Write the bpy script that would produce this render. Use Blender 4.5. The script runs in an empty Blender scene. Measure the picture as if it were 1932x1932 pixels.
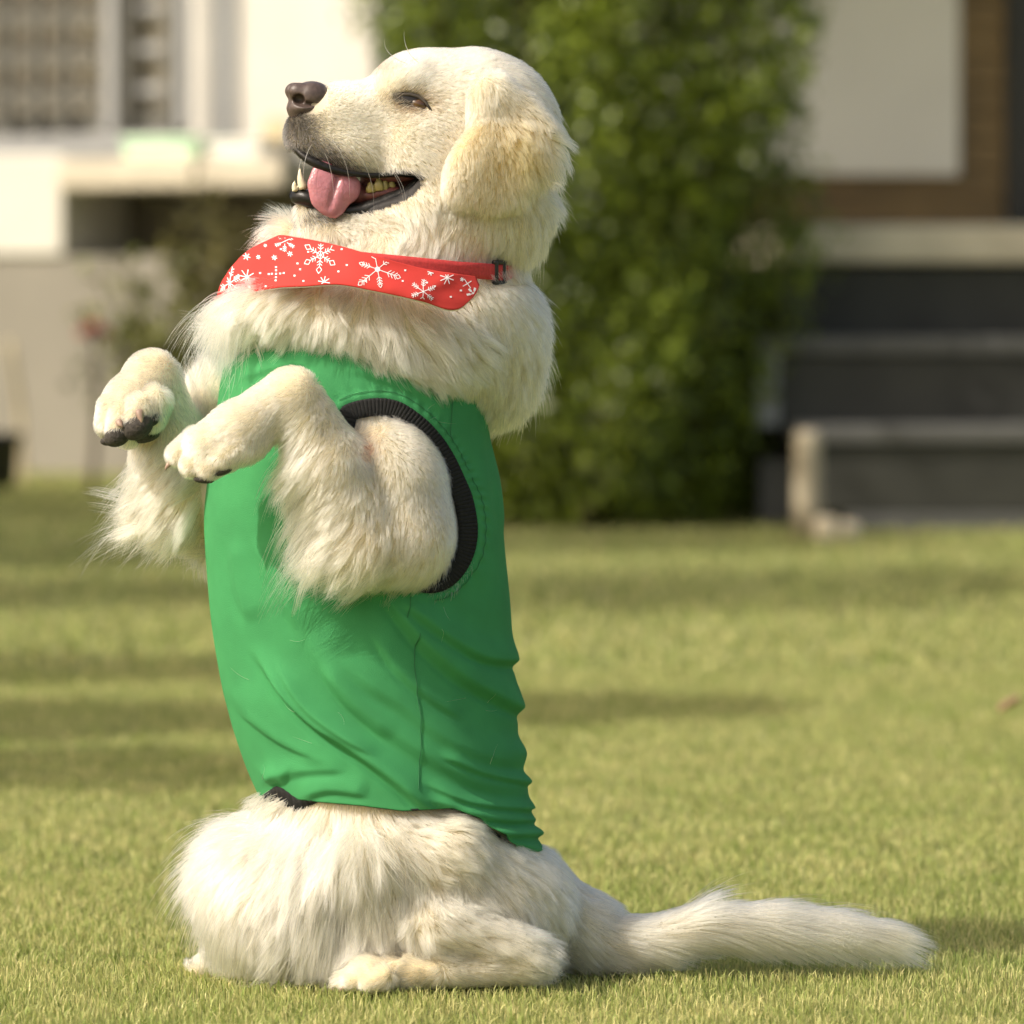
import bpy, math, random
import numpy as np
from mathutils import Vector, Matrix
from mathutils.kdtree import KDTree

random.seed(7)
RNG = np.random.default_rng(11)
scene = bpy.context.scene
col = scene.collection

# ------------------------------------------------------------------ camera
D0 = 5.5                       # metres from the camera to the dog
S = 0.000538                   # metres per unit of the photograph's 1932-unit grid, at the dog
CX, CY = 966.0, 560.0          # grid point the level lens axis passes through
EYE = 0.694                    # camera height
cam_data = bpy.data.cameras.new('camera')
cam = bpy.data.objects.new('camera', cam_data)
col.objects.link(cam)
cam.location = (0, -D0, EYE)
cam.rotation_euler = (math.radians(90), 0, 0)
cam_data.sensor_width = 36.0
cam_data.lens = 36.0 * D0 / (1932 * S)
cam_data.shift_y = -(966 - CY) / 1932.0
cam_data.clip_end = 600
cam_data.dof.use_dof = True
cam_data.dof.focus_distance = D0 - 0.09
cam_data.dof.aperture_fstop = cam_data.lens / 34.0
scene.camera = cam

# ------------------------------------------------------------------ light
SUN_EL, SUN_AZ = 43.0, 27.0    # height, and how far the sun stands on the camera's side of due left
_e, _a = math.radians(SUN_EL), math.radians(SUN_AZ)
TRAVEL = Vector((math.cos(_a) * math.cos(_e), math.sin(_a) * math.cos(_e), -math.sin(_e)))
world = bpy.data.worlds.new('World')
scene.world = world
world.use_nodes = True
wn = world.node_tree
sky = wn.nodes.new('ShaderNodeTexSky')
sky.sky_type = 'NISHITA'
sky.sun_disc = False
sky.sun_elevation = _e
sky.sun_rotation = math.atan2(-math.cos(_a), -math.sin(_a))
sky.dust_density = 5.0
sky.ozone_density = 0.4
warm = wn.nodes.new('ShaderNodeMix'); warm.data_type = 'RGBA'; warm.blend_type = 'MULTIPLY'
warm.inputs['Factor'].default_value = 1.0
warm.inputs[7].default_value = (1.0, .935, .83, 1)          # hazy warm air
wn.links.new(sky.outputs[0], warm.inputs[6])
wn.links.new(warm.outputs[2], wn.nodes['Background'].inputs[0])
wn.nodes['Background'].inputs[1].default_value = 0.15
sun_data = bpy.data.lights.new('sun', 'SUN')
sun_data.energy = 3.0
sun_data.angle = math.radians(0.6)
sun_data.color = (1.0, 0.935, 0.84)
sun = bpy.data.objects.new('sun', sun_data)
col.objects.link(sun)
sun.rotation_euler = TRAVEL.to_track_quat('-Z', 'Y').to_euler()
sun.location = (-8, -4, 9)
vs = scene.view_settings
vs.view_transform = 'Standard'
vs.look = 'None'
vs.gamma = 1.0
vs.exposure = 0.42
vs.use_curve_mapping = False
scene.cycles.max_bounces = 12
scene.cycles.transparent_max_bounces = 8

# ------------------------------------------------------------------ helpers
def W(px, py, Y):
    """grid point of the photograph at depth Y -> place in the world"""
    s = S * (Y + D0) / D0
    return ((px - CX) * s, Y, EYE - (py - CY) * s)

def Wa(px, py, dep):
    """arrays; dep in grid units, negative towards the camera"""
    Y = np.asarray(dep, float) * S
    s = S * (Y + D0) / D0
    return np.stack([(np.asarray(px) - CX) * s, Y + 0 * np.asarray(px), EYE - (np.asarray(py) - CY) * s], -1)

def inv(P):
    s = S * (P[..., 1] + D0) / D0
    return CX + P[..., 0] / s, CY + (EYE - P[..., 2]) / s, P[..., 1] / S

def interp(pts):
    a = np.array(pts, float)
    return lambda v: np.interp(v, a[:, 0], a[:, 1])

def sm(pts):
    """smooth interpolation (natural-ish cubic through points)"""
    a = np.array(pts, float)
    x, y = a[:, 0], a[:, 1]
    m = np.gradient(y, x)
    def f(v):
        v = np.clip(v, x[0], x[-1])
        i = np.clip(np.searchsorted(x, v) - 1, 0, len(x) - 2)
        h = x[i + 1] - x[i]
        t = (v - x[i]) / h
        return ((2*t**3 - 3*t**2 + 1) * y[i] + (t**3 - 2*t**2 + t) * h * m[i] + (-2*t**3 + 3*t**2) * y[i+1] + (t**3 - t**2) * h * m[i+1])
    return f

def make_mesh(name, verts, faces, mat=None, parent=None, smooth=False):
    me = bpy.data.meshes.new(name)
    me.from_pydata([tuple(map(float, v)) for v in verts], [], [tuple(map(int, f)) for f in faces])
    if smooth:
        me.polygons.foreach_set('use_smooth', [True] * len(me.polygons))
    me.update()
    return link(name, me, mat, parent)

def quad_mesh(name, verts, quads, mat=None, parent=None, smooth=True):
    """fast numpy route, quads or tris of one kind"""
    me = bpy.data.meshes.new(name)
    v = np.ascontiguousarray(verts, np.float32)
    q = np.ascontiguousarray(quads, np.int32)
    k = q.shape[1]
    me.vertices.add(len(v)); me.vertices.foreach_set('co', v.ravel())
    me.loops.add(q.size); me.loops.foreach_set('vertex_index', q.ravel())
    me.polygons.add(len(q))
    me.polygons.foreach_set('loop_start', np.arange(0, q.size, k, dtype=np.int32))
    me.polygons.foreach_set('loop_total', np.full(len(q), k, np.int32))
    if smooth:
        me.polygons.foreach_set('use_smooth', np.ones(len(q), bool))
    me.update(calc_edges=True)
    return link(name, me, mat, parent)

def link(name, me, mat=None, parent=None):
    o = bpy.data.objects.new(name, me)
    col.objects.link(o)
    if mat:
        me.materials.append(mat)
    if parent:
        o.parent = parent
        o.matrix_parent_inverse = Matrix.Translation(parent.location).inverted() if parent.parent is None and parent.type == 'EMPTY' and parent.rotation_euler.z == 0 else parent_inv(parent)
    return o

def parent_inv(p):
    m = Matrix.Identity(4)
    chain = []
    while p:
        chain.append(p); p = p.parent
    for q in reversed(chain):
        m = m @ q.matrix_parent_inverse @ Matrix.LocRotScale(q.location, q.rotation_euler, q.scale)
    return m.inverted()

def thing(name, label, cat, loc, group=None):
    o = bpy.data.objects.new(name, None)
    o.empty_display_size = 0.1
    col.objects.link(o)
    o.location = loc
    tag(o, label, cat, group)
    return o

def tag(o, label=None, cat=None, group=None, kind=None):
    if label: o['label'] = label
    if cat: o['category'] = cat
    if group: o['group'] = group
    if kind: o['kind'] = kind
    return o

def attr_color(me, name, rgb, domain='POINT'):
    a = me.attributes.new(name, 'FLOAT_COLOR', domain)
    rgba = np.ones((len(rgb), 4), np.float32); rgba[:, :3] = rgb
    a.data.foreach_set('color', rgba.ravel())

def ellipsoid_mesh(c, r, rot=None, nu=20, nv=12):
    """verts, quads; c centre, r radii, rot 3x3"""
    u = np.linspace(0, 2*np.pi, nu, endpoint=False); v = np.linspace(0, np.pi, nv)
    vv, uu = np.meshgrid(v, u, indexing='ij')
    p = np.stack([np.sin(vv)*np.cos(uu)*r[0], np.sin(vv)*np.sin(uu)*r[1], np.cos(vv)*r[2]], -1).reshape(-1, 3)
    if rot is not None: p = p @ np.array(rot).T
    q = [(i*nu+j, i*nu+(j+1) % nu, (i+1)*nu+(j+1) % nu, (i+1)*nu+j) for i in range(nv-1) for j in range(nu)]
    return p + np.array(c), np.array(q)

def tube_mesh(pts, rad, n=10, flat=1.0, caps=True):
    """tube through points with radii; returns verts, quads"""
    P = np.array(pts, float); R = np.broadcast_to(np.array(rad, float), (len(P),))
    T = np.gradient(P, axis=0); T /= np.linalg.norm(T, axis=1, keepdims=True) + 1e-12
    ref = np.array([0.0, 1.0, 0.0])
    A = np.cross(T, ref); A /= np.linalg.norm(A, axis=1, keepdims=True) + 1e-9
    B = np.cross(T, A)
    ang = np.linspace(0, 2*np.pi, n, endpoint=False)
    V = P[:, None] + R[:, None, None] * (np.cos(ang)[None, :, None]*A[:, None] + flat*np.sin(ang)[None, :, None]*B[:, None])
    V = V.reshape(-1, 3)
    q = [(i*n+j, i*n+(j+1) % n, (i+1)*n+(j+1) % n, (i+1)*n+j) for i in range(len(P)-1) for j in range(n)]
    if caps:
        V = np.vstack([V, P[0], P[-1]]); a, b = len(V)-2, len(V)-1
        e = (len(P)-1)*n
        for j in range(0, n, 2):
            q.append((a, (j+2) % n, j+1, j)); q.append((b, e+j, e+j+1, e+(j+2) % n))
    return V, np.array(q)

def merge(parts):
    V, Q, o = [], [], 0
    for v, q in parts:
        V.append(v); Q.append(np.asarray(q) + o); o += len(v)
    return np.vstack(V), np.vstack(Q)

def resample(pts, n, closed=False):
    P = np.array(pts, float)
    if closed: P = np.vstack([P, P[:1]])
    # Catmull-Rom then even spacing
    Q = []
    m = len(P)
    for i in range(m-1):
        p0 = P[(i-1) % (m-1)] if closed else P[max(i-1, 0)]
        p3 = P[(i+2) % (m-1) if closed and i+2 >= m else min(i+2, m-1)]
        p1, p2 = P[i], P[i+1]
        for t in np.linspace(0, 1, 12, endpoint=False):
            Q.append(0.5*((2*p1) + (p2-p0)*t + (2*p0-5*p1+4*p2-p3)*t*t + (3*p1-p0-3*p2+p3)*t**3))
    Q.append(P[-1]); Q = np.array(Q)
    d = np.r_[0, np.cumsum(np.linalg.norm(np.diff(Q, axis=0), axis=1))]
    s = np.linspace(0, d[-1], n, endpoint=not closed)
    return np.stack([np.interp(s, d, Q[:, k]) for k in range(Q.shape[1])], -1)

def in_poly(x, y, poly):
    x = np.asarray(x, float); y = np.asarray(y, float)
    r = np.zeros(x.shape, bool)
    n = len(poly)
    for i in range(n):
        x1, y1 = poly[i]; x2, y2 = poly[(i+1) % n]
        c = ((y1 > y) != (y2 > y)) & (x < (x2-x1)*(y-y1)/((y2-y1) + 1e-12) + x1)
        r ^= c
    return r

def poly_sd(x, y, poly):
    """signed distance to a polygon, negative inside"""
    d = np.full(np.shape(x), 1e9)
    n = len(poly)
    for i in range(n):
        ax, ay = poly[i]; bx, by = poly[(i+1) % n]
        ex, ey = bx-ax, by-ay
        t = np.clip(((x-ax)*ex + (y-ay)*ey) / (ex*ex+ey*ey+1e-9), 0, 1)
        d = np.minimum(d, np.hypot(x-ax-t*ex, y-ay-t*ey))
    return np.where(in_poly(x, y, poly), -d, d)

# ------------------------------------------------------------------ materials
def mat(name, color=(.5, .5, .5), rough=.6, noise=None, bump=None, attr=None, spec=0.5, coat=0, sss=None, transl=0, coords='Object'):
    """Principled material; noise=(scale, amount, detail), bump=(scale, strength, distance)"""
    m = bpy.data.materials.new(name); m.use_nodes = True
    nt = m.node_tree; b = nt.nodes['Principled BSDF']
    b.inputs['Base Color'].default_value = (*color, 1)
    b.inputs['Roughness'].default_value = rough
    b.inputs['Specular IOR Level'].default_value = spec
    if coat: b.inputs['Coat Weight'].default_value = coat; b.inputs['Coat Roughness'].default_value = .12
    if sss:
        b.inputs['Subsurface Weight'].default_value = sss[0]
        b.inputs['Subsurface Radius'].default_value = sss[1]
        b.inputs['Subsurface Scale'].default_value = sss[2]
    src = None
    tc = nt.nodes.new('ShaderNodeTexCoord')
    if attr:
        a = nt.nodes.new('ShaderNodeAttribute'); a.attribute_name = attr; src = a.outputs['Color']
    if noise:
        n = nt.nodes.new('ShaderNodeTexNoise'); n.inputs['Scale'].default_value = noise[0]
        n.inputs['Detail'].default_value = noise[2] if len(noise) > 2 else 4
        nt.links.new(tc.outputs[coords], n.inputs['Vector'])
        mr = nt.nodes.new('ShaderNodeMapRange'); mr.inputs['From Min'].default_value = .3; mr.inputs['From Max'].default_value = .7
        mr.inputs['To Min'].default_value = 1-noise[1]; mr.inputs['To Max'].default_value = 1+noise[1]
        nt.links.new(n.outputs['Fac'], mr.inputs['Value'])
        mx = nt.nodes.new('ShaderNodeMix'); mx.data_type = 'RGBA'; mx.blend_type = 'MULTIPLY'; mx.inputs['Factor'].default_value = 1
        if src: nt.links.new(src, mx.inputs[6])
        else: mx.inputs[6].default_value = (*color, 1)
        nt.links.new(mr.outputs[0], mx.inputs[7]); src = mx.outputs[2]
    if src: nt.links.new(src, b.inputs['Base Color'])
    if bump:
        n2 = nt.nodes.new('ShaderNodeTexNoise'); n2.inputs['Scale'].default_value = bump[0]; n2.inputs['Detail'].default_value = 3
        nt.links.new(tc.outputs[coords], n2.inputs['Vector'])
        bp = nt.nodes.new('ShaderNodeBump'); bp.inputs['Strength'].default_value = bump[1]; bp.inputs['Distance'].default_value = bump[2]
        nt.links.new(n2.outputs['Fac'], bp.inputs['Height']); nt.links.new(bp.outputs[0], b.inputs['Normal'])
    if transl:
        t = nt.nodes.new('ShaderNodeBsdfTranslucent'); ms = nt.nodes.new('ShaderNodeMixShader')
        ms.inputs[0].default_value = transl
        if src: nt.links.new(src, t.inputs[0])
        else: t.inputs[0].default_value = (*color, 1)
        nt.links.new(b.outputs[0], ms.inputs[1]); nt.links.new(t.outputs[0], ms.inputs[2])
        nt.links.new(ms.outputs[0], nt.nodes['Material Output'].inputs[0])
    return m

M = {}
M['white_wall'] = mat('white_render', (.62, .605, .55), .8, (3, .05), (40, .2, .004))
M['grey_wall'] = mat('grey_render', (.24, .225, .19), .85, (2.5, .12), (30, .3, .004))
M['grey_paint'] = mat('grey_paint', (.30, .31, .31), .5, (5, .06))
M['pale_frame'] = mat('pale_frame', (.52, .51, .47), .5, (5, .05))
M['dark_bar'] = mat('dark_bar', (.10, .10, .085), .5, (9, .1))
M['pane'] = mat('window_pane', (.36, .33, .26), .15, (2, .15))
M['counter'] = mat('counter_stone', (.55, .50, .40), .5, (8, .12))
M['counter_shade'] = mat('shaded_counter_panel', (.13, .115, .085), .8, (4, .15))  # dark tone holds the shade of the recess under the worktop
M['post'] = mat('weathered_post', (.42, .37, .27), .75, (9, .15), (40, .3, .003))
M['riser'] = mat('dark_stone', (.036, .036, .029), .6, (5, .25), (40, .2, .003))
M['nosing'] = mat('grey_stone', (.105, .105, .098), .6, (7, .15), (40, .2, .003))
M['cream_stone'] = mat('cream_stone', (.70, .62, .46), .7, (6, .12), (40, .3, .003))
M['wood'] = mat('brown_wood', (.17, .115, .045), .5, (3, .3, 6))
M['panel'] = mat('white_panel', (.72, .73, .68), .6, (3, .03))
M['door'] = mat('dark_door', (.035, .035, .032), .35, (4, .1))
M['bark'] = mat('bark', (.09, .07, .05), .9, (12, .3), (40, .6, .01))
M['leaf'] = mat('hedge_leaf', (.05, .10, .02), .34, None, None, 'tint', .5, 0, None, .3)
M['shrub'] = mat('shrub_leaf', (.05, .10, .02), .5, None, None, 'tint', .4, 0, None, .3)
M['grass'] = mat('grass_blade', (.1, .15, .03), .55, None, None, 'tint', .3, 0, None, .35)
M['lawn'] = mat('lawn_soil', (.22, .24, .07), .95, (9, .35, 6), (180, .8, .01))
M['red_flower'] = mat('red_petal', (.30, .08, .06), .6, (30, .2))
M['black'] = mat('black_plastic', (.02, .02, .02), .4, (12, .2))
M['mint'] = mat('mint_plastic', (.50, .72, .50), .4, (12, .05))
M['straw'] = mat('pale_board', (.50, .42, .26), .7, (9, .2))
M['dry_leaf'] = mat('dry_leaf', (.45, .27, .19), .7, (60, .2))

# ------------------------------------------------------------------ ground
lawn = quad_mesh('lawn', [(-150, -60, 0), (150, -60, 0), (150, 240, 0), (-150, 240, 0)], [(0, 1, 2, 3)], M['lawn'])
tag(lawn, kind='structure')

def blades(n, x, y, length, width, rng):
    """grass blades: quad + tip, one mesh of tris"""
    h = length * rng.uniform(.55, 1.15, n)
    th = rng.uniform(0, 2*np.pi, n); lean = rng.uniform(.05, .75, n) * h
    fa = rng.uniform(0, np.pi, n)
    w = width * rng.uniform(.6, 1.2, n) * .5
    ax = np.cos(fa)*w; ay = np.sin(fa)*w
    lx = np.cos(th)*lean; ly = np.sin(th)*lean
    z0 = np.full(n, -.001)
    b0 = np.stack([x-ax, y-ay, z0], -1); b1 = np.stack([x+ax, y+ay, z0], -1)
    m0 = np.stack([x-ax*.85+lx*.3, y-ay*.85+ly*.3, h*.6], -1); m1 = np.stack([x+ax*.85+lx*.3, y+ay*.85+ly*.3, h*.6], -1)
    t = np.stack([x+lx, y+ly, np.sqrt(np.maximum(h*h-lean*lean*.6, 1e-6))], -1)
    V = np.stack([b0, b1, m0, m1, t], 1).reshape(-1, 3)
    o = (np.arange(n)*5)[:, None]
    F = np.concatenate([o+np.array([[0, 1, 3]]), o+np.array([[0, 3, 2]]), o+np.array([[2, 3, 4]])], 1).reshape(-1, 3)
    return V, F

def vnoise(x, y, seed, f):
    """cheap smooth 2-D noise"""
    r = np.random.default_rng(seed)
    g = r.random((64, 64))
    u, v = x*f, y*f
    i, j = np.floor(u).astype(int), np.floor(v).astype(int)
    a, b = u-i, v-j
    a = a*a*(3-2*a); b = b*b*(3-2*b)
    G = lambda p, q: g[p % 64, q % 64]
    return (G(i, j)*(1-a)+G(i+1, j)*a)*(1-b) + (G(i, j+1)*(1-a)+G(i+1, j+1)*a)*b

def grass(name, n, y0, y1, spread, length, width, seed):
    rng = np.random.default_rng(seed)
    y = y0 + (y1-y0)*rng.random(n)
    x = (rng.random(n)*2-1) * (spread[0] + spread[1]*(y-y0))
    V, F = blades(n, x, y, length * (.85+.3*vnoise(x, y, 3, 6.2)), width, rng)
    o = quad_mesh(name, V, F, M['grass'], None, False)
    k = vnoise(x+7, y+3, 5, 3.1)*.3 + vnoise(x, y, 9, 14.)*.7
    straw = np.clip((k-.5)*.6+.33 + rng.normal(0, .32, n), 0, 1)[:, None]
    g = np.array([.275, .345, .088])*(1+rng.normal(0, .18, n)[:, None]); s = np.array([.73, .66, .31])*(1+rng.normal(0, .12, n)[:, None])
    c = np.clip(g*(1-straw)+s*straw, .01, .9)
    cv = np.repeat(c, 5, 0)
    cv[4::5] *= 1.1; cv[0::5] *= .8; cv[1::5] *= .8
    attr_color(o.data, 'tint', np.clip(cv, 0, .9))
    tag(o, kind='stuff')
    return o
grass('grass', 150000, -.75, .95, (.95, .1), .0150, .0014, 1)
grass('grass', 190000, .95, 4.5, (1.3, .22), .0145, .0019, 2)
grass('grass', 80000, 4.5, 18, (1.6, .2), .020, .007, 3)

# ------------------------------------------------------------------ setting: helpers for boxes in a turned frame
class Frame:
    """a vertical facade plane: origin on the ground, u along the facade (to the right), w out of it"""
    def __init__(self, px, Y, yaw):
        x, y, _ = W(px, 0, Y)
        self.o = Vector((x, y, 0)); self.c, self.s = math.cos(yaw), math.sin(yaw)
        self.u = Vector((self.c, self.s, 0)); self.n = Vector((self.s, -self.c, 0))   # n faces the camera side
    def hit(self, px, py, w=0.0):
        """facade coordinates (u, z) where the sight line of a grid point meets the plane w metres out"""
        d = Vector(((px-CX)*S/D0, 1, -(py-CY)*S/D0)); c = Vector((0, -D0, EYE))
        t = ((self.o + self.n*w - c).dot(self.n)) / d.dot(self.n)
        p = c + d*t
        return (p - self.o).dot(self.u), p.z
    def p(self, u, w, z):
        q = self.o + self.u*u + self.n*w
        return (q.x, q.y, z)
    def box(self, name, u0, u1, w0, w1, z0, z1, m, parent=None, bevel=.006):
        v = [self.p(u, w, z) for z in (z0, z1) for (u, w) in ((u0, w0), (u0, w1), (u1, w1), (u1, w0))]
        f = [(3, 2, 1, 0), (4, 5, 6, 7), (0, 1, 5, 4), (1, 2, 6, 5), (2, 3, 7, 6), (3, 0, 4, 7)]
        o = make_mesh(name, v, f, m, parent)
        if bevel:
            b = o.modifiers.new('bevel', 'BEVEL'); b.width = bevel; b.segments = 2; b.limit_method = 'NONE'
        return o
    def pbox(self, name, px0, px1, py_top, py_bot, w0, w1, m, parent=None, bevel=.006):
        u0, zt = self.hit(px0, py_top, w1); u1, _ = self.hit(px1, py_top, w1); _, zb = self.hit(px0, py_bot, w1)
        return self.box(name, u0, u1, w0, w1, zb, zt, m, parent, bevel)

# ------------------------------------------------------------------ left: white garden house
HF = Frame(715, 16.6, math.radians(-30))
house = thing('white_house', 'white rendered house wall with a grilled window and grey pillars, behind the counter at left', 'house', HF.p(-2, 0, 0))
u_r, _ = HF.hit(706, 100); uw0, _ = HF.hit(440, 100); uw1, zs = HF.hit(352, 262); uwl = -5.5
HF.box('wall', uw0, u_r, -.25, 0, 0, 4.2, M['white_wall'], house)
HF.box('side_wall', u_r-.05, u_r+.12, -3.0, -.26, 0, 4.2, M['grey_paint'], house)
HF.pbox('pillar', 397, 440, -900, 300, -.25, .03, M['grey_paint'], house)
HF.pbox('pillar', 360, 396, -900, 300, -.25, .06, M['pale_frame'], house)
uw, zsill = HF.hit(350, 245)
HF.box('wall', uwl, uw0-.002, -.25, -.02, 0, zsill-.12, M['white_wall'], house)
HF.box('sill', uwl, HF.hit(360, 250)[0], -.02, .14, zsill-.10, zsill-.02, M['grey_paint'], house)
HF.box('pane', uwl, uw, -.22, -.18, zsill-.02, 4.2, M['pane'], house, 0)
win = HF.box('window', uwl, uw, -.17, -.12, zsill-.018, zsill+.08, M['dark_bar'], house)
def bar(px, wpx, m='dark_bar', w=-.06):
    u0, _ = HF.hit(px-wpx/2, 100, w); u1, _ = HF.hit(px+wpx/2, 100, w)
    return HF.box('grille_bar', u0, u1, w-.05, w, zsill, 4.1, M[m], win, .004)
for px, wp, m in ((12, 14, 'dark_bar'), (64, 12, 'dark_bar'), (120, 12, 'dark_bar'), (205, 22, 'grey_paint'), (232, 16, 'dark_bar'), (318, 18, 'dark_bar'), (343, 20, 'grey_paint'), (-50, 14, 'dark_bar')):
    bar(px, wp, m)
for k in range(8):
    z = zsill + .13 + k*.17
    HF.box('grille_bar', uwl, HF.hit(190, 100, -.1)[0], -.10, -.07, z, z+.055, M['dark_bar'], win, .004)
    HF.box('grille_bar', HF.hit(232, 100, -.1)[0], HF.hit(343, 100, -.1)[0], -.125, -.105, z+.03, z+.065, M['grey_paint'], win, .004)

CF = Frame(540, 15.2, math.radians(-30))
counter = thing('garden_counter', 'cream topped outdoor counter with white end block, in front of the white house', 'counter', CF.p(-1, 0, 0))
ul0, zt = CF.hit(118, 290); _, zb = CF.hit(118, 482); ur, zst = CF.hit(545, 305); _, zsb = CF.hit(300, 356)
CF.box('end_block', -4.6, ul0, -.75, 0, zb, zt, M['white_wall'], counter, .012)
CF.box('worktop', ul0+.002, ur, -.75, .05, zsb, zst+.02, M['counter'], counter, .012)
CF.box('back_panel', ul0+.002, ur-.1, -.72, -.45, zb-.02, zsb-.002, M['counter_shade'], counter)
low = CF.box('grey_wall', -4.8, ur+.25, -.8, -.02, 0, zb-.004, M['grey_wall'])
tag(low, 'rough grey rendered low wall at the lawn edge under the garden counter', 'wall')
# things on the counter
def on_counter(name, px0, px1, h, d0, d1, m, label, cat):
    u0, _ = CF.hit(px0, 300); u1, _ = CF.hit(px1, 300)
    z = zst+.021
    t = thing(name, label, cat, CF.p((u0+u1)/2, (d0+d1)/2, z))
    CF.box('body', u0, u1, d0, d1, z, z+h*.7, m, t, .012)
    CF.box('lid', u0-.01, u1+.01, d0-.01, d1+.01, z+h*.72, z+h, m, t, .01)
    return t
on_counter('storage_tray', 205, 340, .085, -.45, -.1, M['mint'], 'flat pale mint green tray lying on the cream counter', 'tray')
on_counter('storage_box', 350, 450, .075, -.45, -.15, M['panel'], 'flat white box beside the green tray on the counter', 'box')
u0, z0 = CF.hit(385, 292); u1, z1 = CF.hit(470, 222)
v = [CF.p(u0, -.30, zst+.022), CF.p(u0+.17, -.30, zst+.022), CF.p(u1, -.30, z1), CF.p(u1-.10, -.30, z1+.02)]
v += [(a, b+.05, c) for a, b, c in v]
bd = make_mesh('leaning_board', v, [(0, 1, 2, 3), (7, 6, 5, 4), (0, 4, 5, 1), (1, 5, 6, 2), (2, 6, 7, 3), (3, 7, 4, 0)], M['straw'])
b = bd.modifiers.new('bevel', 'BEVEL'); b.width = .01; b.segments = 2
tag(bd, 'pale straw coloured board leaning against the white house on the counter', 'board')

# ------------------------------------------------------------------ foliage
def leaf_cloud(name, pos, size, base, var, mat_, parent=None, seed=1, outward=None):
    """many folded leaves (two quads) as one mesh"""
    rng = np.random.default_rng(seed); n = len(pos)
    d = rng.normal(size=(n, 3))
    if outward is not None: d += outward*1.3
    d /= np.linalg.norm(d, axis=1, keepdims=True)
    r = rng.normal(size=(n, 3)); a = np.cross(d, r); a /= np.linalg.norm(a, axis=1, keepdims=True)
    b_ = np.cross(d, a)
    L = (size*rng.uniform(.6, 1.25, n))[:, None]; w = L*.30
    p0 = pos; p1 = pos+a*L; m = pos+a*L*.5-d*L*.06
    e1 = pos+a*L*.45+b_*w+d*L*.05; e2 = pos+a*L*.45-b_*w+d*L*.05
    V = np.stack([p0, e1, p1, e2, m], 1).reshape(-1, 3)
    o = (np.arange(n)*5)[:, None]
    F = np.concatenate([o+np.array([[0, 4, 1]]), o+np.array([[1, 4, 2]]), o+np.array([[2, 4, 3]]), o+np.array([[3, 4, 0]])], 1).reshape(-1, 3)
    ob = quad_mesh(name, V, F, mat_, parent, False)
    k = rng.random(n)[:, None]; c = np.array(base[0])*(1-k)+np.array(base[1])*k
    c *= 1+rng.normal(0, var, n)[:, None]
    attr_color(ob.data, 'tint', np.repeat(np.clip(c, .005, .8), 5, 0))
    return ob

def limb(pts, r0, r1, n=7):
    P = resample(pts, 9); return tube_mesh(P, np.linspace(r0, r1, len(P)), n)

# hedge: a clipped column with an uneven outline
hc = W(1120, 900, 10.95)
hedge = thing('clipped_hedge', 'tall dense clipped green hedge column standing beside the dark garden steps', 'hedge', (hc[0], hc[1], 0))
trunks = [limb([(hc[0]+dx, hc[1]+dy, 0), (hc[0]+dx*1.3+.04, hc[1]+dy, .7), (hc[0]+dx*1.8-.03, hc[1]+dy*1.2, 1.6), (hc[0]+dx*2, hc[1]+dy, 2.7)], .045, .012) for dx, dy in ((-.1, 0), (.12, .05), (.02, -.08), (-.25, .06), (.26, -.05))]
V, Q = merge(trunks); quad_mesh('trunk', V, Q, M['bark'], hedge)
rng = np.random.default_rng(4)
n = 60000
z = .03 + 3.1*rng.random(n)**.95
prof = np.interp(z, [0, .2, .5, 1.0, 1.5, 2.2, 3.1], [.44, .50, .55, .60, .655, .66, .50])
th = rng.uniform(0, 2*np.pi, n)
lump = 1 + .10*np.sin(th*3+z*2.3) + .08*np.sin(th*7-z*4.1) + .07*np.sin(th*2-z*7.3+1)
rr = prof*lump*(rng.random(n)**.28)*rng.uniform(.9, 1.06, n)
keep = (vnoise(th*1.5+20, z*1.5+5, 21, 2.2) + rng.normal(0, .13, n)) > .25
pos = np.stack([hc[0]+rr*np.cos(th)*1.02, hc[1]+rr*np.sin(th)*.9, z], -1)[keep]
outw = np.stack([np.cos(th), np.sin(th), .5+0*th], -1)[keep]
leaf_cloud('foliage', pos, .043, ((.085, .125, .016), (.26, .33, .028)), .25, M['leaf'], hedge, 5, outw)

def shrub(name, c, h, r, n, size, cols, label, seed, group=None):
    t = thing(name, label, 'shrub', (c[0], c[1], 0), group)
    rng = np.random.default_rng(seed)
    st, pts = [], []
    for k in range(9):
        a = rng.uniform(0, 6.28); q = rng.uniform(.2, 1)*r
        tip = (c[0]+math.cos(a)*q, c[1]+math.sin(a)*q, h*rng.uniform(.6, 1))
        mid = (c[0]+math.cos(a)*q*.4, c[1]+math.sin(a)*q*.4, h*.45)
        st.append(limb([(c[0], c[1], 0), mid, tip], .012, .004, 5))
        m_ = n//9
        tt = rng.uniform(-.35, 1.02, m_)[:, None]
        line = np.array(mid)*(1-tt)+np.array(tip)*tt
        pts.append(line + rng.normal(0, r*.20, (m_, 3)))
    V, Q = merge(st); quad_mesh('stem', V, Q, M['bark'], t)
    leaf_cloud('foliage', np.vstack(pts), size, cols, .25, M['shrub'], t, seed)
    return t
sh = W(480, 700, 14.1); shrub('garden_shrub', sh, .98, .33, 3600, .075, ((.09, .09, .03), (.17, .15, .05)), 'dusky olive shrub against the grey low wall, behind the white dog', 31)
sh = W(300, 700, 13.9); shrub('garden_shrub', sh, .86, .26, 420, .07, ((.18, .21, .05), (.28, .28, .08)), 'sparse yellow green plant in front of the grey low wall', 32)
sh = W(178, 760, 13.9)
fl = thing('flowering_plant', 'thin stemmed plant with a dull red bloom by the grey low wall', 'plant', (sh[0], sh[1], 0))
V, Q = merge([limb([(sh[0]-.01, sh[1], 0), (sh[0]+.01, sh[1], .3), (sh[0], sh[1], W(0, 625, 13.9)[2])], .016, .007)])
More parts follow.
